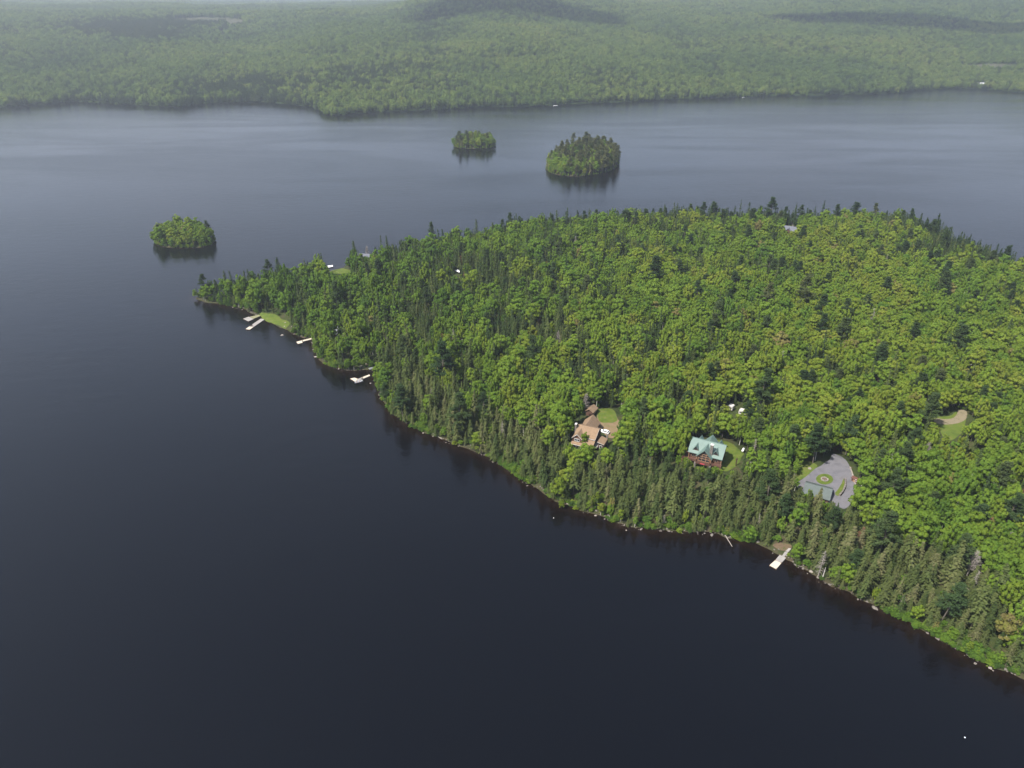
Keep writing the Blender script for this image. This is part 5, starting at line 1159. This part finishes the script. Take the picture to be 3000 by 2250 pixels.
o = b.build('far_dock', M['paledeck'], None, loc=(p[0], p[1], 0), rz=-0.45); o['label'] = 'long pale dock on the far shore left of the lakeside house'; o['category'] = 'dock'
cottage('lake_house', 'pale grey lakeside house on a cleared spot of the far shore', fgnd(2878, 252), math.radians(-14), 24, 12, 3.6, 7, 'palemetal', 'greyshingle', True)
cottage('lake_house', 'red-brown house on the far shore by the right edge', fgnd(2962, 258), math.radians(10), 15, 10, 4.5, 8, 'brownroof', 'rustred')
cottage('lake_house', 'half-hidden tan cabin on the far shore behind the middle boat', fgnd(1764, 285), math.radians(5), 16, 9, 4, 7, 'brownroof', 'trim')
cottage('lake_house', 'small white cabin in the trees of the far shore', fgnd(2232, 273), math.radians(5), 9, 7, 4, 6.5, 'palemetal', 'white')
# ------------------------------------------------------------------ clouds above the haze: they shade the far hills and brighten the lake's reflections
M['cloud'] = mat('cloud_white', lambda nt, N: N('ShaderNodeMixShader', i={0: 0.62, 1: N('ShaderNodeBsdfTransparent').outputs[0], 2: N('ShaderNodeMixShader', i={0: 0.5, 1: N('ShaderNodeBsdfDiffuse', i={'Color': (0.9,0.9,0.92,1)}).outputs[0], 2: N('ShaderNodeBsdfTranslucent', i={'Color': (0.95,0.95,0.96,1)}).outputs[0]}).outputs[0]}).outputs[0])
bm = bmesh.new(); bmesh.ops.create_icosphere(bm, subdivisions=5, radius=1); IV = np.array([v.co[:] for v in bm.verts]); IF = [tuple(v.index for v in f.verts) for f in bm.faces]; bm.free()
def cloud(target, lx, ly, alt, seed, rot=0.0, thick=90):
    """one billowing cloud whose shadow falls on a ground point"""
    sx = SUN_DIR
    c = np.array([target[0]+sx[0]/sx[2]*(alt-target[2]), target[1]+sx[1]/sx[2]*(alt-target[2]), alt])
    ph = IV*np.array([lx, ly, 120]); q = 1+0.42*vnoise(ph[:,0]+ph[:,2]*0.7, ph[:,1]+ph[:,2]*0.4, 210, seed)+0.20*vnoise(ph[:,0]+ph[:,2], ph[:,1]-ph[:,2]*0.5, 90, seed+1)+0.10*vnoise(ph[:,0]-ph[:,2], ph[:,1]+ph[:,2], 40, seed+2)
    V = IV*q[:, None]*np.array([lx, ly, thick]); V[:,2] = np.where(V[:,2] < 0, V[:,2]*0.35, V[:,2])
    X = V[:,0]*math.cos(rot)-V[:,1]*math.sin(rot); Y = V[:,0]*math.sin(rot)+V[:,1]*math.cos(rot)
    b = MB(); b.add(np.stack([X, Y, V[:,2]], 1), IF)
    o = b.build('cloud', M['cloud'], None, loc=c, kind='structure')
    for p in o.data.polygons: p.use_smooth = True
cloud(fgnd(1500, 16), 340, 230, 3000, 1, 0.1); cloud(fgnd(2840, 88), 430, 170, 3000, 2, -0.45)
# small stones and drift debris strewn along the waterline
def shore_stones():
    ring_ = np.array(PEN[:len(near)]); seg = np.diff(ring_, axis=0); sl = np.hypot(seg[:,0], seg[:,1]); tot = np.concatenate([[0], np.cumsum(sl)])
    q = R.uniform(0, tot[-1], 900); j = np.clip(np.searchsorted(tot, q)-1, 0, len(sl)-1); f = (q-tot[j])/sl[j]
    b = ring_[j]+seg[j]*f[:, None]; nrm = np.stack([-seg[j][:,1], seg[j][:,0]], 1)/sl[j][:, None]
    b = b+nrm*R.normal(0.3, 0.9, len(q))[:, None]; k = vnoise(b[:,0], b[:,1], 14, 71) > 0.05; b = b[k]; n = len(b)
    h = pen_h(b[:,0], b[:,1]); s = np.exp(R.normal(-1.35, 0.45, n))
    scatter('shore_stones', np.stack([b[:,0], b[:,1], np.maximum(h, -0.1)], 1), R.integers(0, 4, n), np.stack([s, s, s*0.8], 1), R.random(n)*6.28, R.random(n), [(m_,) for m_ in SHORE], kind='stuff', label='grey stones strewn along the waterline of the peninsula', category='stones')
SHORE = [stone_mesh('shore_stone', 10+i, 'stone') for i in range(4)]
shore_stones()
# ------------------------------------------------------------------ light, air, camera
ld = bpy.data.lights.new('sun', 'SUN'); ld.energy = 5.0; ld.angle = math.radians(0.53); ld.color = (1.0, 0.955, 0.88)
lo = bpy.data.objects.new('sun', ld); COL.objects.link(lo); lo.rotation_euler = SUN_DIR.to_track_quat('Z', 'Y').to_euler(); lo.location = (0, 0, 900)
w = bpy.data.worlds.new('World'); sc.world = w; w.use_nodes = True
nt = w.node_tree; nt.nodes.clear()
sky = nt.nodes.new('ShaderNodeTexSky'); sky.sky_type = 'NISHITA'; sky.sun_disc = False
sky.sun_elevation = math.asin(SUN_DIR.z); sky.sun_rotation = math.atan2(SUN_DIR.x, SUN_DIR.y); sky.dust_density = 5.0; sky.altitude = 1200; sky.air_density = 1.1; sky.ozone_density = 2.2
bg = nt.nodes.new('ShaderNodeBackground'); bg.inputs[1].default_value = 0.108
wo = nt.nodes.new('ShaderNodeOutputWorld'); 
def wn(t, **k): return mknode(nt, t, **k)
tc = wn('ShaderNodeTexCoord'); sxyz = wn('ShaderNodeSeparateXYZ', i={0: tc.outputs['Generated']})
el = wn('ShaderNodeMapRange', i={'Value': sxyz.outputs[2], 'From Min': 0.08, 'From Max': 0.74, 'To Min': 0.86, 'To Max': 0.02})
nz = wn('ShaderNodeTexNoise', i={'Vector': tc.outputs['Generated'], 'Scale': 2.2, 'Detail': 5.0})
vf = wn('ShaderNodeMapRange', i={'Value': nz.outputs[0], 'From Min': 0.35, 'From Max': 0.65, 'To Min': 0.7, 'To Max': 1.1})
fm = wn('ShaderNodeMath', operation='MULTIPLY', use_clamp=True, i={0: el.outputs[0], 1: vf.outputs[0]})
mxs = wn('ShaderNodeMix', data_type='RGBA', i={0: fm.outputs[0], 6: sky.outputs[0], 7: (2.9, 3.1, 3.85, 1)})   # thin milky veil of summer cloud low in the sky
nt.links.new(mxs.outputs[2], bg.inputs[0]); nt.links.new(bg.outputs[0], wo.inputs[0])
hz = MB(); hz.box(-13400, 13400, -600, 13400, -6, 420)
hm = bpy.data.materials.new('haze_air'); hm.use_nodes = True; hm.node_tree.nodes.clear()
vo = hm.node_tree.nodes.new('ShaderNodeOutputMaterial'); pv = hm.node_tree.nodes.new('ShaderNodeVolumePrincipled')
pv.inputs['Color'].default_value = (0.82, 0.91, 1.0, 1); pv.inputs['Density'].default_value = 1.45e-4; pv.inputs['Anisotropy'].default_value = 0.38
hm.node_tree.links.new(pv.outputs[0], vo.inputs['Volume'])
hz.build('haze', hm, kind='stuff', label='pale blue summer haze thickening towards the far hills', category='haze')
cd = bpy.data.cameras.new('camera'); cam = bpy.data.objects.new('camera', cd); COL.objects.link(cam)
cam.location = (0, 0, CH); cam.rotation_euler = (math.pi/2-CP, 0, 0)
cd.sensor_fit = 'HORIZONTAL'; cd.sensor_width = 36; cd.lens = 36*CF/3000; cd.clip_start = 1; cd.clip_end = 40000
sc.camera = cam
sc.view_settings.view_transform = 'Standard'; sc.view_settings.look = 'None'; sc.view_settings.exposure = 1.0; sc.view_settings.gamma = 1
cy = sc.cycles
cy.max_bounces = 5; cy.diffuse_bounces = 2; cy.glossy_bounces = 2; cy.transmission_bounces = 3; cy.volume_bounces = 0; cy.transparent_max_bounces = 4
cy.use_denoising = True; cy.use_adaptive_sampling = True; cy.adaptive_threshold = 0.015
